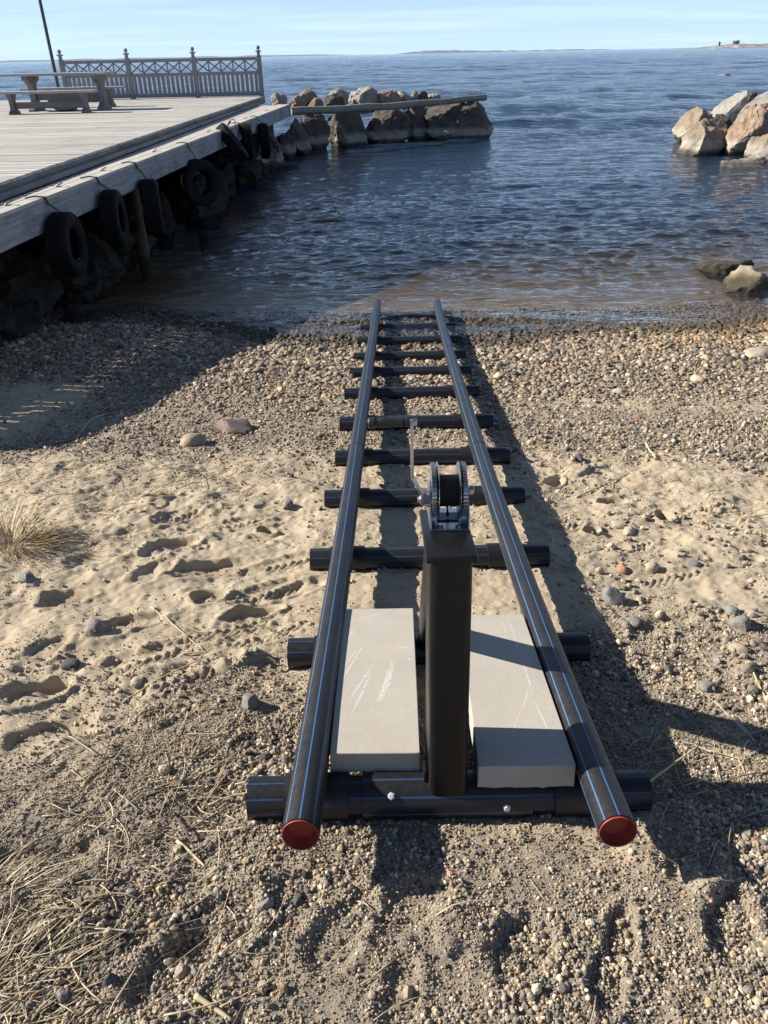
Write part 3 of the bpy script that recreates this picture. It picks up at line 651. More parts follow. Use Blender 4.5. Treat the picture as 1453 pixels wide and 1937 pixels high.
# loose stones on the beach: pixel spot, radius in photo pixels
GS = 'loose stones lying on the beach'
loose = [
 ('flat reddish brown stone standing out on the gravel left of the track', 447, 812, 38, 'st_red', 201, (1, .7, .52), dict(planes=[((-.5,-.2,.8),.35),((.6,-.3,.6),.4)], cuts=4)),
 ('rounded tan stone left of the flat reddish one', 365, 838, 26, 'st_tan', 203, (1, .8, .62), {}),
 ('bluish grey angular stone with a white face beside the track shadow', 1158, 1135, 24, 'st_grey', 205, (.95, .8, .85), dict(lo=.45)),
 ('pale yellowish rounded stone right of the track', 1232, 1077, 15, 'st_white', 207, (1, .8, .8), dict(cuts=3)),
 ('small brick coloured stone near the pale yellowish one', 1176, 1080, 13, 'st_orange', 209, (1, .7, .55), {}),
 ('grey blocky stone in the gravel at the right edge', 1399, 1190, 20, 'st_grey', 211, (.95, .9, .95), dict(lo=.45)),
 ('dark grey angular stone uphill of the blocky one at the right', 1383, 1160, 16, 'st_grey', 213, (1, .8, .7), {}),
 ('brownish stone lying below the blocky one at the right edge', 1398, 1232, 20, 'st_tan', 215, (1, .7, .5), {}),
 ('long pale stone in the sand right of the track', 1190, 1005, 17, 'st_white', 217, (1, .6, .5), {}),
 ('whitish flat stone upslope of the pale yellowish one', 1170, 993, 15, 'st_white', 219, (1, .7, .5), {}),
 ('grey flat stone right of the angular grey one', 1310, 1070, 18, 'st_grey', 221, (1, .7, .4), {}),
 ('mottled grey stone among gravel below the angular grey one', 1200, 1172, 17, 'st_grey', 223, (1, .8, .5), {}),
 ('brown grey stone at the edge of the track shadow on the right', 1337, 1302, 17, 'st_grey', 225, (1, .8, .5), {}),
 ('grey oval pebble alone on the trampled sand', 181, 1190, 19, 'st_grey', 227, (1, .7, .55), dict(cuts=3)),
 ('dark angular stone on the sand below the grey oval pebble', 132, 1254, 18, 'st_dark', 229, (1, .8, .6), {}),
 ('pale flat pebble on the sand near the crossed stalks', 260, 1290, 16, 'st_white', 231, (1, .7, .4), {}),
 ('grey stone on the sand below the dry grass tuft', 50, 1098, 18, 'st_grey', 233, (1, .8, .6), {}),
 ('rough grey stone in the gravel left of the near sleeper', 474, 1338, 18, 'st_grey', 235, (.9, .9, 1), {}),
 ('dark brown stone on the sand left of the second sleeper', 425, 1262, 26, 'st_tan', 237, (1, .8, .45), {}),
 ('slate grey stone in the foreground gravel at lower left', 210, 1862, 17, 'st_dark', 239, (.8, .8, .9), {}),
 ('dark grey pointed stone in the foreground below the left rail', 563, 1703, 12, 'st_dark', 241, (.8, .8, 1), {}),
 ('greenish grey pebble beside the dark pointed stone', 505, 1713, 13, 'st_grey', 243, (1, .8, .8), {}),
 ('tan stone with a flat face at the bottom left of the gravel', 498, 1868, 13, 'st_tan', 245, (1, .8, .8), {}),
 ('cream pebble in the sand in front of the ramp', 645, 1675, 7, 'st_white', 247, (1, .8, .9), {}),
 ('white pebble lying at the bottom centre of the gravel', 704, 1884, 9, 'st_white', 249, (1, .8, .8), {}),
 ('pyramid shaped grey tan stone at the bottom centre', 771, 1877, 13, 'st_tan', 251, (.8, .8, 1.1), dict(planes=[((-.6,-.3,.6),.3),((.6,-.2,.6),.3)], cuts=3)),
 ('grey wedge of stone in the sand beside the winch foot track', 545, 958, 14, 'st_grey', 253, (1, .7, .6), {}),
 ('white pebble on the gravel right of the track', 1170, 745, 13, 'st_white', 255, (1, .7, .6), {}),
 ('brick red pebble on the right hand gravel', 1206, 790, 8, 'st_orange', 257, (1, .8, .7), {}),
 ('pale stone with a white corner on the upper gravel at right', 1320, 722, 16, 'st_white', 259, (1, .7, .6), {}),
 ('flat yellowish rock slab half buried near the water at right edge', 1432, 672, 34, 'st_white', 261, (1, .7, .3), {}),
 ('dark flat stone on the gravel below the sand band at right', 1095, 868, 14, 'st_dark', 263, (1, .6, .6), {}),
]
for lb, px_, py_, rp, m, sd, asp, k in loose:
    P = px_ground(px_, py_); rad_ = rp/ppm(P); half = tuple(rad_*a for a in asp)
    rock('stone', lb, 'stone', (P[0], P[1], P[2]+half[2]*.32), half, m, sd, sd*.7, GS, sub=3, **k)

# ------------------------------------------------------------------ boat ramp: rails, sleepers, post, winch
PYs = np.array([.9]+[s[1] for s in SLP]+[9.4]); PZs = np.array([.911]+[s[2] for s in SLP]+[-.13]); PXs = np.array([.146-.012]+[s[0] for s in SLP]+[.33])
def prof(y): return float(np.interp(y, PYs, PZs))
ramp = empty('boat_ramp', (.146, 1.263, .80), 'black plastic pipe boat ramp with a hand winch, running down the beach into the water', 'boat ramp')
RR_, RS, RC = .043, .0515, .0585
def on_rail(px, py):
    y = 2.
    for _ in range(60):
        P = atz(px, py, prof(y)+.0995); y = .6*y+.4*P[1]
    return P
RAILPX = {'L': [(570,1578),(586,1458),(621,1233),(653,1000),(675,856),(688,763),(702,659),(709,612),(713.5,577)],
          'R': [(1163,1572),(1127,1458),(1043,1233),(955,1000),(907,856),(879,763),(848,659),(836,612),(827.5,577)]}
RAILS = {}
for sd, pts in RAILPX.items():
    P = np.array([on_rail(*p) for p in pts])
    # smooth curve through the points
    yv = np.linspace(P[0, 1], P[-1, 1]+.12, 60); cx = np.polyfit(P[:, 1], P[:, 0], 3)
    zc = np.array([prof(v) for v in np.linspace(.9, 9.3, 200)]); cz = np.polyfit(np.linspace(.9, 9.3, 200), zc, 5)
    C_ = np.stack([np.polyval(cx, yv), yv, np.polyval(cz, yv)+.0995], 1); RAILS[sd] = C_
    b = MB(); b.tube(C_, RR_, 32, cap=False); b.tube(C_[::-1], RR_*.86, 24, cap=False)
    # annular ends
    for i in (0, -1):
        d = C_[1]-C_[0] if i == 0 else C_[-1]-C_[-2]; d /= np.linalg.norm(d)
        b.lathe([(0, RR_), (0, RR_*.86)], C_[i], d, 32)
    ra = auto(b.build('rail', M['rail'], ramp), 40)
    d = C_[1]-C_[0]; d /= np.linalg.norm(d)
    b = MB(); b.lathe([(-.004, RR_*.90), (-.006, RR_*.955), (-.004, RR_*.975), (.004, RR_*.855), (-.003, RR_*.88), (.012, RR_*.80), (.022, RR_*.70), (.024, .0005)], C_[0], d, 32)
    auto(b.build('end_plug', M['red'], ra), 50)
    for ppx in ((678, 850), (705, 660)) if sd == 'L' else ((905, 850), (846, 660)):
        yj = on_rail(*ppx)[1]; i = int(np.argmin(abs(C_[:, 1]-yj))); d = C_[i+1]-C_[i]; d /= np.linalg.norm(d)
        b = MB(); b.lathe([(-.004, RR_*.99), (-.003, RR_*1.035), (.003, RR_*1.035), (.004, RR_*.99)], C_[i], d, 32)
        auto(b.build('pipe_joint', M['sleeve'], ra))
def rail_x(sd, y): return float(np.interp(y, RAILS[sd][:, 1], RAILS[sd][:, 0]))
for i, (sx, sy, sz_) in enumerate(SLP):
    tilt = Vector((1, random.uniform(-.006, .006), random.uniform(-.003, .003)))
    c = (sx, sy, sz_)
    b = MB(); b.lathe([(-.47, RS*.86), (-.5, RS*.86), (-.5, RS)]+[(v, RS) for v in np.linspace(-.49, .49, 8)]+[(.5, RS), (.5, RS*.86), (.47, RS*.86), (.47, .001)], c, tilt, 32)
    b.lathe([(-.47, RS*.86), (-.47, .001)], c, tilt, 32)
    slp = auto(b.build('sleeper', M['sleeper'], ramp), 40)
    for sd in 'LR':
        dx = rail_x(sd, sy)-sx; hw = .072 if i else .08
        sc_ = np.array(c)+np.array(tilt)*(dx+(.012 if sd == 'L' else -.012))
        b = MB(); b.lathe([(-hw, RS), (-hw, RC), (hw, RC), (hw, RS)], sc_, tilt, 32)
        auto(b.build('sleeve', M['sleeve'], slp), 40)
    if i == 0:
        b = MB(); b.lathe([(-.215, RS), (-.215, RC), (.205, RC), (.205, RS)], c, tilt, 32); auto(b.build('post_socket', M['sleeper'], slp), 40)
        for ppx, py in ((740, 1503), (957, 1521)):
            P = aty(ppx, py, sy-RC*.72); P[2] = np.clip(P[2], sz_-.03, sz_+.05)
            n = np.array((0, P[1]-sy, P[2]-sz_)); n /= np.linalg.norm(n); P = np.array((P[0], sy, sz_))+n*RC
            b = MB(); b.lathe([(-.003, .0095), (.001, .0095), (.001, .0072), (.0062, .0072), (.0068, .0055), (.0068, .0003)], P, n, 6); auto(b.build('bolt', M['bolt'], slp), 20)
# post and winch live in a frame tilted with the ramp
TA = math.atan(.17); EX = np.array((1., 0, 0)); EY = np.array((0, math.cos(TA), -math.sin(TA))); EZ = np.array((0, math.sin(TA), math.cos(TA)))
TM = np.stack([EX, EY, EZ], 1); PB = np.array((.143, 1.263, .848))
def T(x, y, z): return PB+EX*x+EY*y+EZ*z
def rtube(hx, hy, r, n=6):
    out = []
    for k, (sx, sy) in enumerate(((1, 1), (-1, 1), (-1, -1), (1, -1))):
        for j in range(n):
            a = (k+j/(n-1))*math.pi/2; out.append((sx*(hx-r)+r*math.cos(a), sy*(hy-r)+r*math.sin(a)))
    return out
cs = [(x, y+.036) for x, y in rtube(.047, .083, .018)]; n = len(cs)
b = MB(); b.prism([T(x, y, .012) for x, y in cs], (0, 0, 0), EZ*.655); post = auto(b.build('winch_post', M['post'], ramp), 30)
b = MB(); b.box(T(-.054, .005, .055), (.012, .05, .07), TM, .005); auto(b.build('weld_lug', M['post'], post), 30)
b = MB(); b.box(T(0, .082, .679), (.111, .28, .017), TM, .004); auto(b.build('top_plate', M['post'], post), 30)
# rear brace: second tube from the second sleeper up to the plate
ba, bb = np.array((.148, 1.925, .785)), T(.0, .150, .668)
dv = bb-ba; L_ = np.linalg.norm(dv); dv /= L_; bx_ = EX; by_ = np.cross(dv, bx_)
cs2 = rtube(.043, .040, .018)
b = MB(); b.prism([ba+bx_*x+by_*y for x, y in cs2], (0, 0, 0), dv*L_*.985); auto(b.build('brace', M['post'], post), 30)
winch = MB(); PZt = .6885
WX, WY = .007, .042
winch.box(T(WX, .105+WY, PZt+.002), (.088, .135, .004), TM)
for sx in (-1, 1):
    prof_ = [(.035, 0), (.175, 0), (.175, .02), (.150, .055), (.135, .082), (.115, .095), (.09, .095), (.07, .078), (.04, .03)]
    winch.prism([T(WX+sx*.044, y+WY, PZt+.004+z) for y, z in prof_], EX*-.0016, EX*.0016)
wi = auto(winch.build('winch', M['zinc'], ramp), 30)
b = MB(); b.box(T(WX, .11+WY, PZt+.006), (.05, .05, .003), TM, .001); b.build('slot_cover', M['post'], wi)
for ux, uy in ((-.022, .052), (.022, .052)):
    b = MB(); b.lathe([(0, .008), (.005, .008), (.0055, .006), (.0055, .0004)], T(WX+ux, uy+WY, PZt+.004), EZ, 6); auto(b.build('bolt', M['zinc'], wi), 20)
AX = T(WX, .100+WY, PZt+.076)
def gear(x, r, w_, teeth, name, mat=None):
    b = MB(); k = teeth*4; V = []
    for s_ in (-1, 1):
        for j in range(k):
            a = 2*math.pi*j/k; rr_ = r if (j % 4) in (0, 1) else r*.90
            V.append(AX+EX*(x+s_*w_/2)+EY*rr_*math.cos(a)+EZ*rr_*math.sin(a))
    F = [tuple(range(k)), tuple(range(k, 2*k))[::-1]]+[(j, k+j, k+(j+1) % k, (j+1) % k) for j in range(k)]
    b.add(V, F); return auto(b.build(name, mat or M['zinc'], wi), 25)
def disc(x, r, w_, name='flange', mat=None, n=48):
    b = MB(); b.lathe([(x-w_/2, .001), (x-w_/2, r-.002), (x-w_/2+.001, r), (x+w_/2-.001, r), (x+w_/2, r-.002), (x+w_/2, .001)], AX, EX, n); return auto(b.build(name, mat or M['zinc'], wi), 30)
gear(-.035, .067, .010, 44, 'gear_wheel'); disc(-.0245, .068, .0025)
disc(.0245, .068, .0025); gear(.035, .067, .010, 44, 'gear_wheel')
b = MB(); b.lathe([(-.023, .018), (-.023, .037)]+[(v, .037+.0005*math.sin(v*1700)) for v in np.linspace(-.022, .022, 60)]+[(.023, .037), (.023, .018)], AX, EX, 40); auto(b.build('drum', M['strap'], wi), 60)
b = MB(); b.lathe([(-.058, .001), (-.058, .009), (-.050, .009), (-.050, .006), (.050, .006), (.050, .0115), (.058, .0115), (.060, .010), (.060, .001)], AX, EX, 6); auto(b.build('axle', M['zinc'], wi), 20)
b = MB(); b.lathe([(-.058, .001), (-.058, .008), (-.042, .012), (-.040, .018), (-.036, .018), (-.036, .001)], AX+EY*-.03+EZ*-.018, EX, 14); auto(b.build('pinion', M['zinc'], wi), 30)
# crank
CY = 1.495
h0 = aty(800, 945, CY); h1 = aty(797, 930, CY); h2 = aty(780, 903, CY); h3 = aty(779, 795, CY+.01)
b = MB(); b.lathe([(-.012, .001), (-.012, .007), (-.006, .009), (-.006, .0125), (.006, .0125), (.030, .0115), (.030, .001)], h0, EX, 6); auto(b.build('crank_hub', M['zinc'], wi), 20)
b = MB()
for a, c in ((h0+(0, 0, -.012), h1), (h1+(0, 0, -.003), h2+(0, 0, .002)), (h2, h3)): b.beam(a, c, .0062, .020, .0015, (0, 1, 0))
auto(b.build('crank_arm', M['zinc'], wi), 30)
g1, g0 = aty(774, 798, CY-.002), aty(696, 800, CY-.002); gx_ = g0-g1; GL = np.linalg.norm(gx_)
b = MB(); b.lathe([(0, .001), (0, .0105), (.010, .0105), (.011, .0075), (.013, .0105), (.02, .0105), (.035, .0095), (.05, .0115), (GL-.03, .0115), (GL-.016, .0095), (GL-.014, .0125), (GL-.003, .012), (GL, .009), (GL, .001)], g1, gx_, 24); auto(b.build('crank_grip', M['grip'], wi), 30)
b = MB(); b.lathe([(0, .001), (0, .0095), (.008, .0095), (.009, .008), (.009, .001)], aty(781, 798, CY), (1, 0, 0), 6); auto(b.build('grip_nut', M['zinc'], wi), 20)
b = MB(); b.tube([AX+EZ*.0, AX+EY*.02+EZ*-.034, T(WX, .10+WY, PZt+.012)], .004, 6); b.build('strap_end', M['strap'], wi)

# ------------------------------------------------------------------ concrete slabs lying on the sleepers between the rails
def on_slab(px, py, off=.063):
    d = ray(px, py); n = np.array((0, .17, 1.)); p0 = np.array((0, 1.263, .848+RS+off)); t_ = n@(p0-CAM)/(n@d); return CAM+d*t_
def slab(label, pts, th_, marks, seed):
    P = [on_slab(*p, th_) for p in pts]                # back-left, back-right, front-right, front-left
    ctr = sum(P)/4; b = MB(); nrm = EZ
    bm = bmesh.new(); top = [bm.verts.new(p) for p in P]; bot = [bm.verts.new(p-nrm*th_) for p in P]
    bm.faces.new(top[::-1]); bm.faces.new(bot)
    for i in range(4): bm.faces.new((top[i], top[(i+1) % 4], bot[(i+1) % 4], bot[i]))
    bmesh.ops.recalc_face_normals(bm, faces=bm.faces)
    bmesh.ops.subdivide_edges(bm, edges=bm.edges[:], cuts=14, use_grid_fill=True)
    V = np.array([v.co[:] for v in bm.verts]); F = [[v.index for v in f.verts] for f in bm.faces]; bm.free()
    hgt = (V-ctr)@nrm; low = sstep(-.6*th_, -th_, hgt)
    V = V+(low*.0030)[:, None]*np.stack([fbm(V[:, 0]*70, V[:, 1]*70, V[:, 2]*70, seed+k, 2) for k in range(3)], 1)
    o = mesh('concrete_slab', V, F, M['concrete'], None, ctr-nrm*th_); auto(o, 30)
    bv = o.modifiers.new('bevel', 'BEVEL'); bv.width = .0022; bv.segments = 2; bv.limit_method = 'ANGLE'; bv.angle_limit = math.radians(60)
    tag(o, label, 'concrete slab', 'concrete slabs lying inside the ramp')
    b = MB()
    for mk in marks:
        w_ = mk[0]; C_ = [on_slab(*p, th_+.0002) for p in mk[1:]]; C2 = []
        for i in range(len(C_)-1):
            for q in np.linspace(0, 1, 8, endpoint=False): C2.append(C_[i]*(1-q)+C_[i+1]*q)
        C2.append(C_[-1]); C2 = np.array(C2)
        m = len(C2); V2 = []
        for i in range(m):
            d = C2[min(i+1, m-1)]-C2[max(i-1, 0)]; sdv = np.cross(d, nrm); sdv /= np.linalg.norm(sdv)
            ww = 1.5*w_*(.35+.65*math.sin(math.pi*(i+.5)/m))*(1+.25*math.sin(i*2.1+seed))*.5
            off = sdv*.0004*math.sin(i*.9+seed)
            V2 += [C2[i]+off-sdv*ww, C2[i]+off+sdv*ww]
        b.add(V2, [(2*i, 2*i+1, 2*i+3, 2*i+2) for i in range(m-1)])
    b.build('scrape_mark', M['scrape'], o)
slab('grey concrete slab with white scrape marks, wholly in the sun left of the winch post', [(651,1152), (782,1150), (795,1424), (624,1425)], .060,
     [(.0035,(690,1216),(672,1245),(645,1290)),(.004,(706,1255),(688,1285),(664,1320)),(.004,(700,1275),(688,1305),(666,1350)),(.003,(745,1252),(738,1290),(728,1316)),
      (.005,(742,1250),(735,1285),(728,1312),(718,1328)),(.005,(734,1268),(725,1305),(714,1326)),(.004,(753,1223),(779,1227)),(.003,(770,1246),(782,1250)),(.003,(728,1158),(690,1168),(664,1176)),(.003,(672,1185),(655,1215)),(.0025,(675,1230),(650,1262))], 1)
slab('grey concrete slab crossed by the shadow of the brace, right of the winch post', [(868,1163), (990,1162), (1090,1447), (905,1450)], .066,
     [(.003,(962,1170),(985,1240),(1020,1345)),(.0035,(1000,1290),(1020,1345),(1045,1398)),(.002,(990,1330),(975,1370),(968,1398)),(.0018,(950,1172),(958,1200)),(.0018,(905,1170),(907,1185)),(.002,(1000,1300),(990,1345))], 2)

# ------------------------------------------------------------------ jetty
HW, HD = 1.30, 1.43
def wx_front(y): return -3.344+.0561*(y-7.13)
def dx_edge(y): return -3.74+.0205*(y-8.16)
Y0, Y1, YD = 4.45, 24.1, 26.4
jet = empty('jetty', (-3.6, 4.45, 0), 'weathered wooden jetty with a raised deck and a lower walkway along the water', 'jetty')
b = MB(); y = Y0; k = 0; sk = -.06
rj = random.Random(5)
while y < YD-.1:                                   # boards run across, with gaps the sun shines through
    wd = .121; yc = y+wd/2; xl, xr = -16.0, dx_edge(yc)+rj.uniform(-.006, .006); z = HD-.014+rj.uniform(-.0015, .0015)
    j = -8.5+rj.uniform(-2.5, 2.5)
    for a, c in ((xl, j-.002), (j+.002, xr)):
        V = [(a, yc-wd/2+sk*(a+3.7), z-.014), (c, yc-wd/2+sk*(c+3.7), z-.014), (c, yc+wd/2+sk*(c+3.7), z-.014), (a, yc+wd/2+sk*(a+3.7), z-.014)]
        V = V+[(p[0], p[1], z+.014) for p in V]
        b.add(V, [(3, 2, 1, 0), (4, 5, 6, 7), (0, 1, 5, 4), (1, 2, 6, 5), (2, 3, 7, 6), (3, 0, 4, 7)])
    y += .137; k += 1
b.build('deck_boards', M['deck'], jet)
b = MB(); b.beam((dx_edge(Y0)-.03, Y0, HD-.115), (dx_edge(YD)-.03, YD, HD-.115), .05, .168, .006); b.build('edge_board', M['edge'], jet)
b = MB(); b.beam((dx_edge(Y0)+.045, Y0, HW+.022), (dx_edge(YD-1.6)+.045, YD-1.6, HW+.022), .085, .055, .004); b.build('ledge', M['edge'], jet)
b = MB()
for off, wd in ((-.0745, .145), (-.2285, .15)):
    for (a, c) in ((Y0, 9.6), (9.61, 14.9), (14.91, 19.6), (19.61, Y1)):
        b.beam((wx_front(a)+off, a, HW-.018), (wx_front(c)+off, c, HW-.018), wd, .036, .004)
b.build('walkway_plank', M['plank'], jet)
b = MB(); y = Y0
while y < Y1-.2:
    xa, xb = dx_edge(y)+.088, wx_front(y)-.3065
    if xb-xa > .02: b.box(((xa+xb)/2, y+.058, HW-.034), (xb-xa, .116, .028))
    y += .126
b.build('walkway_board', M['deck'], jet)
b = MB()
for (a, c) in ((Y0, 8.9), (8.905, 14.1), (14.105, 19.2), (19.205, Y1)):
    b.beam((wx_front(a)-.028, a, HW-.036-.134), (wx_front(c)-.028, c, HW-.036-.134), .05, .264, .005)
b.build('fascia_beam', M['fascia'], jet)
b = MB(); b.beam((wx_front(Y1)-.0, Y1+.025, HW-.17), (dx_edge(Y1)-.2, Y1+.025, HW-.17), .05, .264, .004); b.build('end_board', M['fascia'], jet)
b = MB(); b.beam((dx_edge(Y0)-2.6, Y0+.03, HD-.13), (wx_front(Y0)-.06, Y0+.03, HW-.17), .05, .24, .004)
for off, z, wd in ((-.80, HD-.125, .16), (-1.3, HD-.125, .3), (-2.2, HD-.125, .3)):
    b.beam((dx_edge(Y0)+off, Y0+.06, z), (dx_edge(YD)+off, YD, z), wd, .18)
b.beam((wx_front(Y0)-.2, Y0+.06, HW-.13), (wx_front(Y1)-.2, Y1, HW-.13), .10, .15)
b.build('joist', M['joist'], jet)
for yy in (5.6, 11.35, 14.6, 22.4):
    b = MB(); b.lathe([(-.9, .085), (0, .09), (.5, .088), (1.07, .085)], (wx_front(yy)-.30, yy, .0), (0, 0, 1), 14); auto(b.build('pile', M['pile'], jet), 50)
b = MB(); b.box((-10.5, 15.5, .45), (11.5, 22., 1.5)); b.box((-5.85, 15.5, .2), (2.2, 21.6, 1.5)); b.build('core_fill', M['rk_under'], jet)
for (px_, py_) in ((430, 335), (335, 272), (150, 405), (445, 246), (475, 222), (512, 208)):
    pass
for yy in (7.6, 8.75, 10.05, 12.1, 15.3, 16.6, 18.6, 21.2):
    px0 = np.array((wx_front(yy)-.150, yy, HW))
    b = MB(); b.add(*(lambda R, r, n, m: ([(px0[0]+.01+(R+r*math.cos(2*math.pi*j/m))*math.cos(2*math.pi*i/n), yy+(R+r*math.cos(2*math.pi*j/m))*math.sin(2*math.pi*i/n), HW+.022+r*math.sin(2*math.pi*j/m)+.4*(R+r*math.cos(2*math.pi*j/m))*math.cos(2*math.pi*i/n)) for i in range(n) for j in range(m)], [(i*m+j, ((i+1) % n)*m+j, ((i+1) % n)*m+(j+1) % m, i*m+(j+1) % m) for i in range(n) for j in range(m)]))(.036, .006, 20, 8))
    b.box((px0[0], yy, HW+.004), (.05, .035, .008), None, .002); auto(b.build('mooring_ring', M['ring'], jet), 40)

# tyres hanging on ropes
def tyre(label, px, py, D, W, yaw, lean=0., rope_top=None, hole=.52):
    d = ray(px, py); off = .12+W*.0
    t_ = (-3.344+.0561*(-7.13)+off)/(d[0]-.0561*d[1]); C_ = CAM+d*t_; R = D/2
    root = empty('tyre', C_, label, 'tyre', 'old tyres hanging as fenders along the jetty')
    ax = np.array((math.cos(yaw)*math.cos(lean), math.sin(yaw)*math.cos(lean), math.sin(lean)))
    hr = R*hole; h = W/2
    pr_ = [(-h*.62, hr), (-h*.80, hr*1.04), (-h*.98, hr+(R-hr)*.35), (-h, hr+(R-hr)*.60), (-h*.90, R*.955), (-h*.72, R*.99), (0, R), (h*.72, R*.99), (h*.90, R*.955), (h, hr+(R-hr)*.60), (h*.98, hr+(R-hr)*.35), (h*.80, hr*1.04), (h*.62, hr), (h*.50, hr*1.02), (h*.8, R*.80), (h*.55, R*.90), (0, R*.925), (-h*.55, R*.90), (-h*.8, R*.80), (-h*.5, hr*1.02)]
    b = MB(); b.lathe(pr_, C_, ax, 56, True); auto(b.build('casing', M['tyre'], root), 40)
    for fr_ in (.3, .62, .0, -.3, -.62):
        b = MB()
        x = h*fr_*.95; rr_ = R*(1.0 if abs(fr_) < .4 else .996)
        b.lathe([(x-.012, rr_-.004), (x-.010, rr_+.005), (x+.010, rr_+.005), (x+.012, rr_-.004)], C_, ax, 56); auto(b.build('tread_rib', M['tyre'], root), 40)
    top = C_+np.array((0, 0, R*.92)); yt = C_[1] if rope_top is None else rope_top
    e0 = np.array((wx_front(yt)-.14, yt-.12, HW+.012)); e1 = np.array((wx_front(yt)+.004, yt-.02, HW+.006)); e2 = np.array((wx_front(yt)+.012, yt+.01, HW-.06))
    b = MB(); b.tube([e0, (e0+e1)/2+(0, 0, .012), e1, e2, top+(0, 0, .03), top], .0075, 8)
    b.tube([e1+(0, .03, 0), e2+(0, .03, 0), top+(0, .035, .02), top+(0, .02, 0)], .0075, 8)
    axr = np.array(ax); 
    loop = []
    for k in range(17):                              # the rope goes once round the casing
        a = 2*math.pi*k/16; loop.append(C_+np.array((0, 0, R*.77))+axr*(h*1.1)*math.cos(a)+np.array((0, 0, R*.245))*math.sin(a))
    b.tube(loop, .007, 8); auto(b.build('rope', M['rope'], root), 60)
tyre('tyre hanging nearest on the jetty, at the left of the picture', 127, 463, .62, .22, .02)
tyre('second hanging tyre from the shore, its hole facing the water', 217, 414, .63, .20, .10)
tyre('third hanging tyre from the shore, showing mostly its tread', 287, 393, .70, .24, .25)
tyre('wide tyre hanging turned towards the beach in mid jetty', 378, 346, .70, .22, -.75)
tyre('tyre hanging aslant, first of the far cluster of three', 440, 270, .74, .20, .12, .62)
tyre('middle tyre of the far cluster hanging close under the beam', 467, 268, .66, .20, .25)
tyre('last tyre of the far cluster nearest the jetty corner', 500, 267, .72, .22, .2)

# railing at the far end
FB = [np.array(v) for v in ((-9.22, 26.0, HD), (-7.30, 26.08, HD), (-5.36, 26.16, HD), (-3.43, 26.22, HD))]
fen = empty('fence', FB[3], 'grey wooden railing with crossed lattice and ball topped posts at the jetty end', 'fence')
fdir = (FB[3]-FB[0]); fdir /= np.linalg.norm(fdir); fn = np.array((-fdir[1], fdir[0], 0)); FM = np.stack([fdir, fn, (0, 0, 1)], 1)
Z1, Z2, Z3 = .93, 1.02, .60
for p in FB:
    b = MB(); b.box(p+(0, 0, .525), (.13, .11, 1.05), FM, .008); po = b.build('post', M['fence'], fen)
    b = MB(); b.box(p+(0, 0, 1.10), (.085, .085, .10), FM, .004); b.box(p+(0, 0, 1.165), (.16, .14, .035), FM, .006)
    b.lathe([(0, .03), (.02, .028), (.035, .045), (.06, .06), (.085, .06), (.115, .04), (.125, .001)], p+(0, 0, 1.182), (0, 0, 1), 14); auto(b.build('finial', M['fence'], po), 40)
for a, c in zip(FB[:-1], FB[1:]):
    L_ = np.linalg.norm(c-a); a2 = a+fdir*.066; c2 = c-fdir*.066
    for z, h_, nm in ((.975, .085, 'top_rail'), (.615, .085, 'middle_rail'), (.075, .11, 'bottom_rail')):
        b = MB(); b.beam(a2+(0, 0, z), c2+(0, 0, z), .06, h_, .004); b.build(nm, M['fence_h'], fen)
    b = MB(); n = 13
    for i in range(n):
        q = (i+.5)/n; p = a2+(c2-a2)*q; b.box(p+(0, 0, .3515), (.088, .024, .439), FM)
    b.build('picket_panel', M['fence'], fen)
    b = MB(); n = 5; zl, zh = .66, .93
    for i in range(n):
        p0 = a2+(c2-a2)*(i/n); p1 = a2+(c2-a2)*((i+1)/n)
        b.beam(p0+(0, 0, zl), p1+(0, 0, zh), .022, .036, 0); b.beam(p0+(0, 0, zh)+fn*.023, p1+(0, 0, zl)+fn*.023, .022, .036, 0)
        if i: b.box(p0+(0, 0, (zl+zh)/2)-fn*.028, (.04, .026, zh-zl), FM)
    b.build('lattice', M['fence'], fen)

# picnic furniture
def trestle_leg(cx, cyy, z0, ht, wfoot, wtop, wneck, th_, hd):
    """side outline of a sawn leg, in the y-z plane"""
    f, tp_, nk = wfoot/2, wtop/2, wneck/2
    half = [(f, 0), (f, .04), (nk+.03, .20*ht), (nk, .30*ht), (nk, .66*ht), (nk+.04, .78*ht), (tp_*.8, .86*ht), (tp_, .90*ht), (tp_, ht)]
    poly = [(cyy+y, z0+z) for y, z in half]+[(cyy-y, z0+z) for y, z in half[::-1]]
    b = MB(); b.prism([(cx, y, z) for y, z in poly], (-th_/2, 0, 0), (th_/2, 0, 0)); return b
def bench(label, xl, xr, legs, yc, ht, dep, group):
    r_ = empty('bench', ((xl+xr)/2, yc, HD), label, 'bench', group)
    b = MB(); b.box(((xl+xr)/2, yc-dep/4-.003, HD+ht-.024), (xr-xl, dep/2-.006, .048), None, .006); b.box(((xl+xr)/2, yc+dep/4+.003, HD+ht-.024), (xr-xl, dep/2-.006, .048), None, .006); b.build('seat', M['table_top'], r_)
    for lx in legs: trestle_leg(lx, yc, HD, ht-.049, dep*1.15, dep*.95, .16, .10, 0).build('leg', M['table'], r_)
    b = MB(); b.box((sum(legs)/2, yc, HD+.17), (abs(legs[1]-legs[0])-.105, .045, .13), None, .004); b.build('stretcher', M['table'], r_)
    return r_
GB = 'benches at the picnic table'
bench('weathered bench on the near side of the picnic table', -9.0, -6.30, (-8.22, -6.58), 19.55, .45, .36, GB)
bench('weathered bench on the far side of the picnic table, half hidden', -8.9, -6.35, (-8.25, -6.72), 21.95, .45, .36, GB)
tb = empty('picnic_table', (-7.3, 20.7, HD), 'weathered grey picnic table standing on the jetty deck between two benches', 'picnic table')
b = MB()
for i in range(5): b.box((-7.66, 20.7+(i-2)*.166, HD+.755), (2.8, .16, .05), None, .006)
b.build('tabletop', M['table_top'], tb)
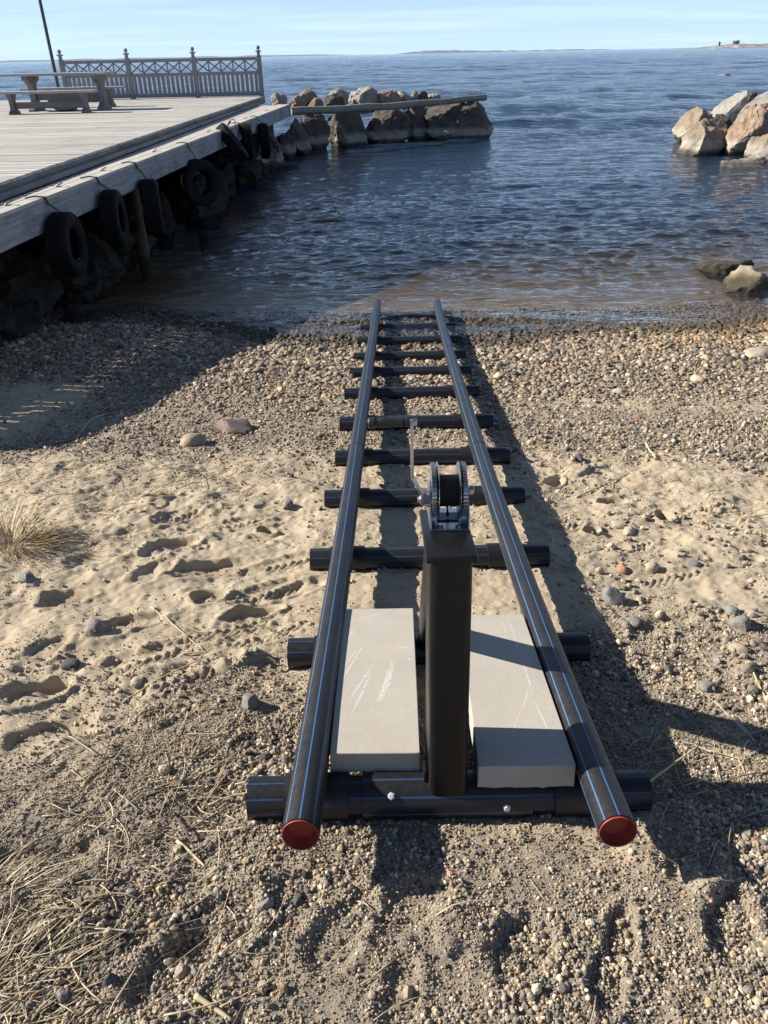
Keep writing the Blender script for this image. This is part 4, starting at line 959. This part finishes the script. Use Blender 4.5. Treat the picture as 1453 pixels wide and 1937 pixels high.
for lx in (-8.15, -6.52): trestle_leg(lx, 20.7, HD, .729, .72, .74, .22, .13, 0).build('leg', M['table'], tb)
b = MB(); b.box((-7.335, 20.7, HD+.30), (1.49, .05, .16), None, .004); b.build('stretcher', M['table'], tb)
rock('footstone', 'rounded grey stone block lying on the deck under the picnic table', 'stone block', (-7.32, 20.35, HD+.065), (.26, .2, .07), 'st_grey', 301, 0, None, sub=3, cuts=4)

# flagpole behind the table
b = MB(); fp = atz(112, 187, HD); fp = np.array((fp[0]-.15, 25.2, HD)); fp[0] = aty(109, 160, 25.2)[0]
pole = empty('flagpole', fp, 'thin dark flagpole rising out of the picture behind the picnic table', 'flagpole')
b.lathe([(0, .05), (.02, .05), (2.2, .045), (9., .028), (9., .001)], fp, (0, 0, 1), 14); auto(b.build('mast', M['flag'], pole), 40)
b = MB(); b.box(fp+(0, 0, .012), (.22, .22, .024), None, .004); b.build('foot_plate', M['flag'], pole)
# log lying on the breakwater
la, lb_ = np.array((-2.42, 24.35, 1.10)), np.array((3.66, 28.6, 1.16))
lg = empty('log', la, 'long grey debarked log laid along the breakwater boulders', 'log')
b = MB(); N_ = 24; P = np.array([la+(lb_-la)*q+np.array((0, 0, -.05*math.sin(math.pi*q)+.01*math.sin(q*23))) for q in np.linspace(0, 1, N_)])
b.tube(P, np.linspace(.105, .09, N_)+.006*np.sin(np.arange(N_)*1.7), 16); auto(b.build('trunk', M['log'], lg), 50)
b = MB(); pp = la+(lb_-la)*.967; b.tube([pp+(0, 0, .08), pp+(0, 0, .2)], .012, 8); b.build('pin', M['ring'], lg)

# ------------------------------------------------------------------ dry grass, stalks
def blade(b, p, d, L, w_, droop, n=5):
    p = np.array(p, float); d = np.array(d, float); d /= np.linalg.norm(d); s = np.cross(d, (0, 0, 1)); s /= np.linalg.norm(s)+1e-9; V = []
    for i in range(n):
        q = i/(n-1); c = p+d*L*q+np.array((0, 0, -droop*L*q*q)); ww = w_*(1-q*.85)/2; V += [c-s*ww, c+s*ww+np.array((0, 0, ww*.6))]
    b.add(V, [(2*i, 2*i+1, 2*i+3, 2*i+2) for i in range(n-1)])
def tuft(label, px, py, n, L, spread, seed, up=.75, dirx=0., mat='grass', w_=.0045):
    r_ = np.random.default_rng(seed); P = px_ground(px, py); b = MB()
    for i in range(n):
        a = r_.uniform(0, 6.283); rr_ = spread*math.sqrt(r_.random()); x, y = P[0]+rr_*math.cos(a), P[1]+rr_*math.sin(a)*.8
        d = (math.cos(a)*r_.uniform(.2, 1.)+dirx, math.sin(a)*r_.uniform(.2, 1.), up*r_.uniform(.25, 1.3))
        blade(b, (x, y, P[2]-.01), d, L*r_.uniform(.35, 1.1), w_*r_.uniform(.6, 1.4), r_.uniform(.15, .85))
    o = b.build('grass_tuft', M[mat], None, True, P); return tag(o, label, 'dry grass', 'tufts of dry grass on the beach')
tuft('large bleached grass tuft on the sand at the left edge', 25, 1030, 700, .30, .15, 1, .85, .25)
tuft('dry reedy grass sprawling in the bottom left corner', 10, 1870, 270, .14, .11, 2, .45, .3, 'straw', .0032)
tuft('thin dry grass clump on the upper sand right of the large tuft', 345, 915, 170, .13, .16, 3, .25)
tuft('low brownish grass wisp right of the thin clump', 425, 940, 120, .12, .14, 4, .2)
tuft('small brown grass clump where sand meets the gravel', 250, 1345, 130, .05, .06, 5, .45, 0, 'straw', .002)
tuft('tiny greenish dry grass sprig near the left sleeper end', 335, 1430, 60, .05, .04, 6, .8)
tuft('loose dry grass lying at the left edge above the corner tuft', 10, 1700, 120, .14, .10, 7, .28, .4, 'straw', .003)
tuft('flattened dry grass at the edge of the gravel near the left sleeper', 330, 1385, 90, .09, .10, 8, .12, 0, 'straw', .002)
tuft('dry stalks at the right edge in the post shadow', 1440, 1440, 60, .2, .16, 9, .2, -.2, 'straw')
def straw(b, x, y, a, L, r0, tilt=0., bend=0.):
    m = 5; P = []
    for i in range(m):
        q = i/(m-1)-.5; P.append((x+math.cos(a)*L*q-math.sin(a)*bend*L*(q*q-.1), y+math.sin(a)*L*q+math.cos(a)*bend*L*(q*q-.1)))
    P = np.array(P); z = gz(P[:, 0], P[:, 1]); z = np.maximum(np.linspace(z[0], z[-1], m), z)+r0*1.2+tilt*np.linspace(0, 1, m)*L+.0015
    b.add(*(lambda t_: (t_.V[0], t_.F))(MB().tube(np.column_stack([P, z]), r0, 5)))
b = MB(); rs = np.random.default_rng(12); cnt = 0
spots = [((40,1780),.12,110),((60,1900),.12,90),((90,1560),.34,90),((330,1450),.26,110),((420,1500),.2,40),((150,1700),.25,60),((250,1600),.3,45),((180,1880),.2,40),((520,1830),.25,16),((850,1700),.5,20),((1380,1460),.22,45),((1320,1560),.2,20),
         ((1250,870),.5,30),((1400,1290),.25,16),((60,900),.5,60),((350,905),.4,70),((180,930),.5,40),((1150,850),.4,26),((480,1220),.2,16),((500,820),.6,14),((1390,960),.3,20)]
for (px_, py_), sp_, n in spots:
    P = px_ground(px_, py_)
    for _ in range(n):
        x, y = P[0]+rs.normal(0, sp_*.6), P[1]+rs.normal(0, sp_*.4); L = rs.uniform(.03, .16)*(1 if y < 3 else 1.4)
        if -.32 < x-.2*0 < .66 and 1.0 < y < 8: continue
        straw(b, x, y, rs.normal(.6, .7), L, rs.uniform(.0006, .0019), rs.uniform(0, .12), rs.normal(0, .25))
o = b.build('straw_litter', M['straw'], None, True); tag(o, 'bits of dry straw strewn over the sand and gravel', None, None, 'stuff')
GT = 'single dry reed stalks on the beach'
def stalk(label, pts, rad_, mat='straw', lift=.004, name='reed_stalk', cat='reed stalk'):
    P = np.array([px_ground(*p) for p in pts]); n = 14
    t_ = np.linspace(0, len(P)-1, n); Q = np.stack([np.interp(t_, np.arange(len(P)), P[:, k]) for k in range(3)], 1); Q[:, 2] = np.maximum(gz(Q[:, 0], Q[:, 1]), Q[:, 2])+lift
    b = MB(); b.tube(Q, np.linspace(rad_, rad_*.6, n), 7); o = b.build(name, M[mat], None, True, P[0]); return tag(o, label, cat, GT)
stalk('long bent reed stalk lying from the shade onto the gravel', [(200,783),(165,800),(140,838),(90,868)], .006)
stalk('pale stiff stalk leaning in the shadow right of the ramp', [(1222,1492),(1270,1455),(1318,1420)], .0035, 'grass', .02)
stalk('pale curved stalk on the gravel below the left pipe end', [(335,1590),(360,1610),(388,1635)], .0045, 'grass')
stalk('thick broken reed at the bottom edge of the gravel', [(372,1892),(410,1915),(440,1934)], .006, 'grass')
stalk('crossed straight stalk on the trampled sand', [(285,1150),(330,1185),(388,1232)], .003)
stalk('short stalk lying across the straight one on the sand', [(345,1238),(420,1230)], .003, 'grass')
stalk('dark thin twig pointing down the sand near the crossed stalks', [(230,1325),(310,1280),(390,1250)], .003)
stalk('thin twig on the right hand sand pointing to the water', [(1090,938),(1140,915),(1190,895)], .005)
stalk('pale splinter of wood standing out in the right hand gravel', [(1222,838),(1232,852),(1240,868)], .008, 'grass', .006)
stalk('long pale straw at the right edge below the stones', [(1420,1270),(1440,1300),(1452,1325)], .003, 'grass')

# ------------------------------------------------------------------ far shores
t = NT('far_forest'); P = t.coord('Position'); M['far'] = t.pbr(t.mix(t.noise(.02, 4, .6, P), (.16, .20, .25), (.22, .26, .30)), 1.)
t = NT('far_rock_shore'); P = t.coord('Position'); M['far2'] = t.pbr(t.mix(t.rng(t.noise(.12, 5, .7, P), .45, .62), (.20, .22, .22), (.42, .42, .40)), 1.)
t = NT('far_heath'); P = t.coord('Position'); M['far3'] = t.pbr(t.mix(t.noise(.05, 4, .6, P), (.27, .20, .16), (.28, .27, .22)), 1.)
def ridge(name, label, x0, x1, Y, dep_, hf, mat, n=260):
    xs_ = np.linspace(x0, x1, n); V = []; 
    for r_ in range(4):
        q = (0, .25, .75, 1)[r_]; zf = (0, 1, .9, 0)[r_]
        for i, xx in enumerate(xs_): V.append((xx, Y+dep_*q, -2+(hf(xx, (xx-x0)/(x1-x0))+2)*zf if zf else -2))
    F = [(r_*n+i, r_*n+i+1, (r_+1)*n+i+1, (r_+1)*n+i) for r_ in range(3) for i in range(n-1)]
    o = mesh(name, V, F, mat, None, None, True); return tag(o, label, None, None, 'structure')
def hz(px, Y): return float(aty(px, 103-(px-726)*.0213, Y)[0])
tp = lambda q: float(sstep(0, .12, np.array(q))*sstep(0, .12, np.array(1-q)))
ridge('far_shore', 'thin dark wooded shoreline along the left horizon', hz(-300, 9000), hz(690, 9000), 9000, 400, lambda x, q: -1+(15+5*float(vn([x*.004], [0.])[0]))*tp(q), M['far'])
ridge('far_island', 'low wooded island on the middle of the horizon', hz(735, 7000), hz(1180, 7000), 7000, 300, lambda x, q: -1+(8+13*math.exp(-((q-.22)/.17)**2)+3*float(vn([x*.02], [0.])[0]))*tp(q), M['far'])
ridge('far_point', 'low rocky point on the horizon at the right', hz(1225, 1500), hz(1700, 1500), 1500, 90, lambda x, q: -.3+(.5+3.6*float(sstep(0, .35, np.array(q))) + 1.2*float(fbm([x*.06], [0.], 0, 4, 3)[0]))*float(sstep(0, .1, np.array(q))), M['far2'], 300)
ridge('far_heath', 'reddish heath rising behind the rocky point', hz(1358, 1560), hz(1700, 1560), 1595, 90, lambda x, q: 2+4.2*float(sstep(0, .16, np.array(q)))+.5*float(vn([x*.03], [0.])[0]), M['far3'], 200)
tw = hz(1360, 1540); t = NT('dark_tower_boards'); M['tower'] = t.pbr((.05, .055, .06), .8)
tl = empty('tower', (tw, 1540, 4), 'small dark tower on the rocky point at the horizon', 'tower')
b = MB(); b.box((tw, 1540, 5.9), (2.4, 2.4, 5.2), None, .1); b.build('body', M['tower'], tl)
b = MB(); b.box((tw, 1540, 9.0), (3.0, 3.0, 1.0), None, .2); b.lathe([(0, 2.0), (1.1, .05)], (tw, 1540, 9.5), (0, 0, 1), 8); b.build('lookout', M['tower'], tl)
for i, px in enumerate((1386, 1391, 1395)):
    X = hz(px, 1620); V, F = rock_verts(400+i, cuts=2, rough=.3, fine=.15); V = V*np.array((2.6, 2.6, 3.2))+np.array((X, 1620, 9.5))
    tr = empty('bush', (X, 1620, 6), ['leftmost of three brown bushes on the far point right of the tower', 'middle one of three brown bushes on the far point right of the tower', 'rightmost of three brown bushes on the far point right of the tower'][i], 'bush', 'bushes on the far point')
    mesh('crown', V, F, M['far3'], tr, None, True); b = MB(); b.tube([(X, 1620, 4.5), (X, 1620, 8)], .3, 6); b.build('trunk', M['tower'], tr)
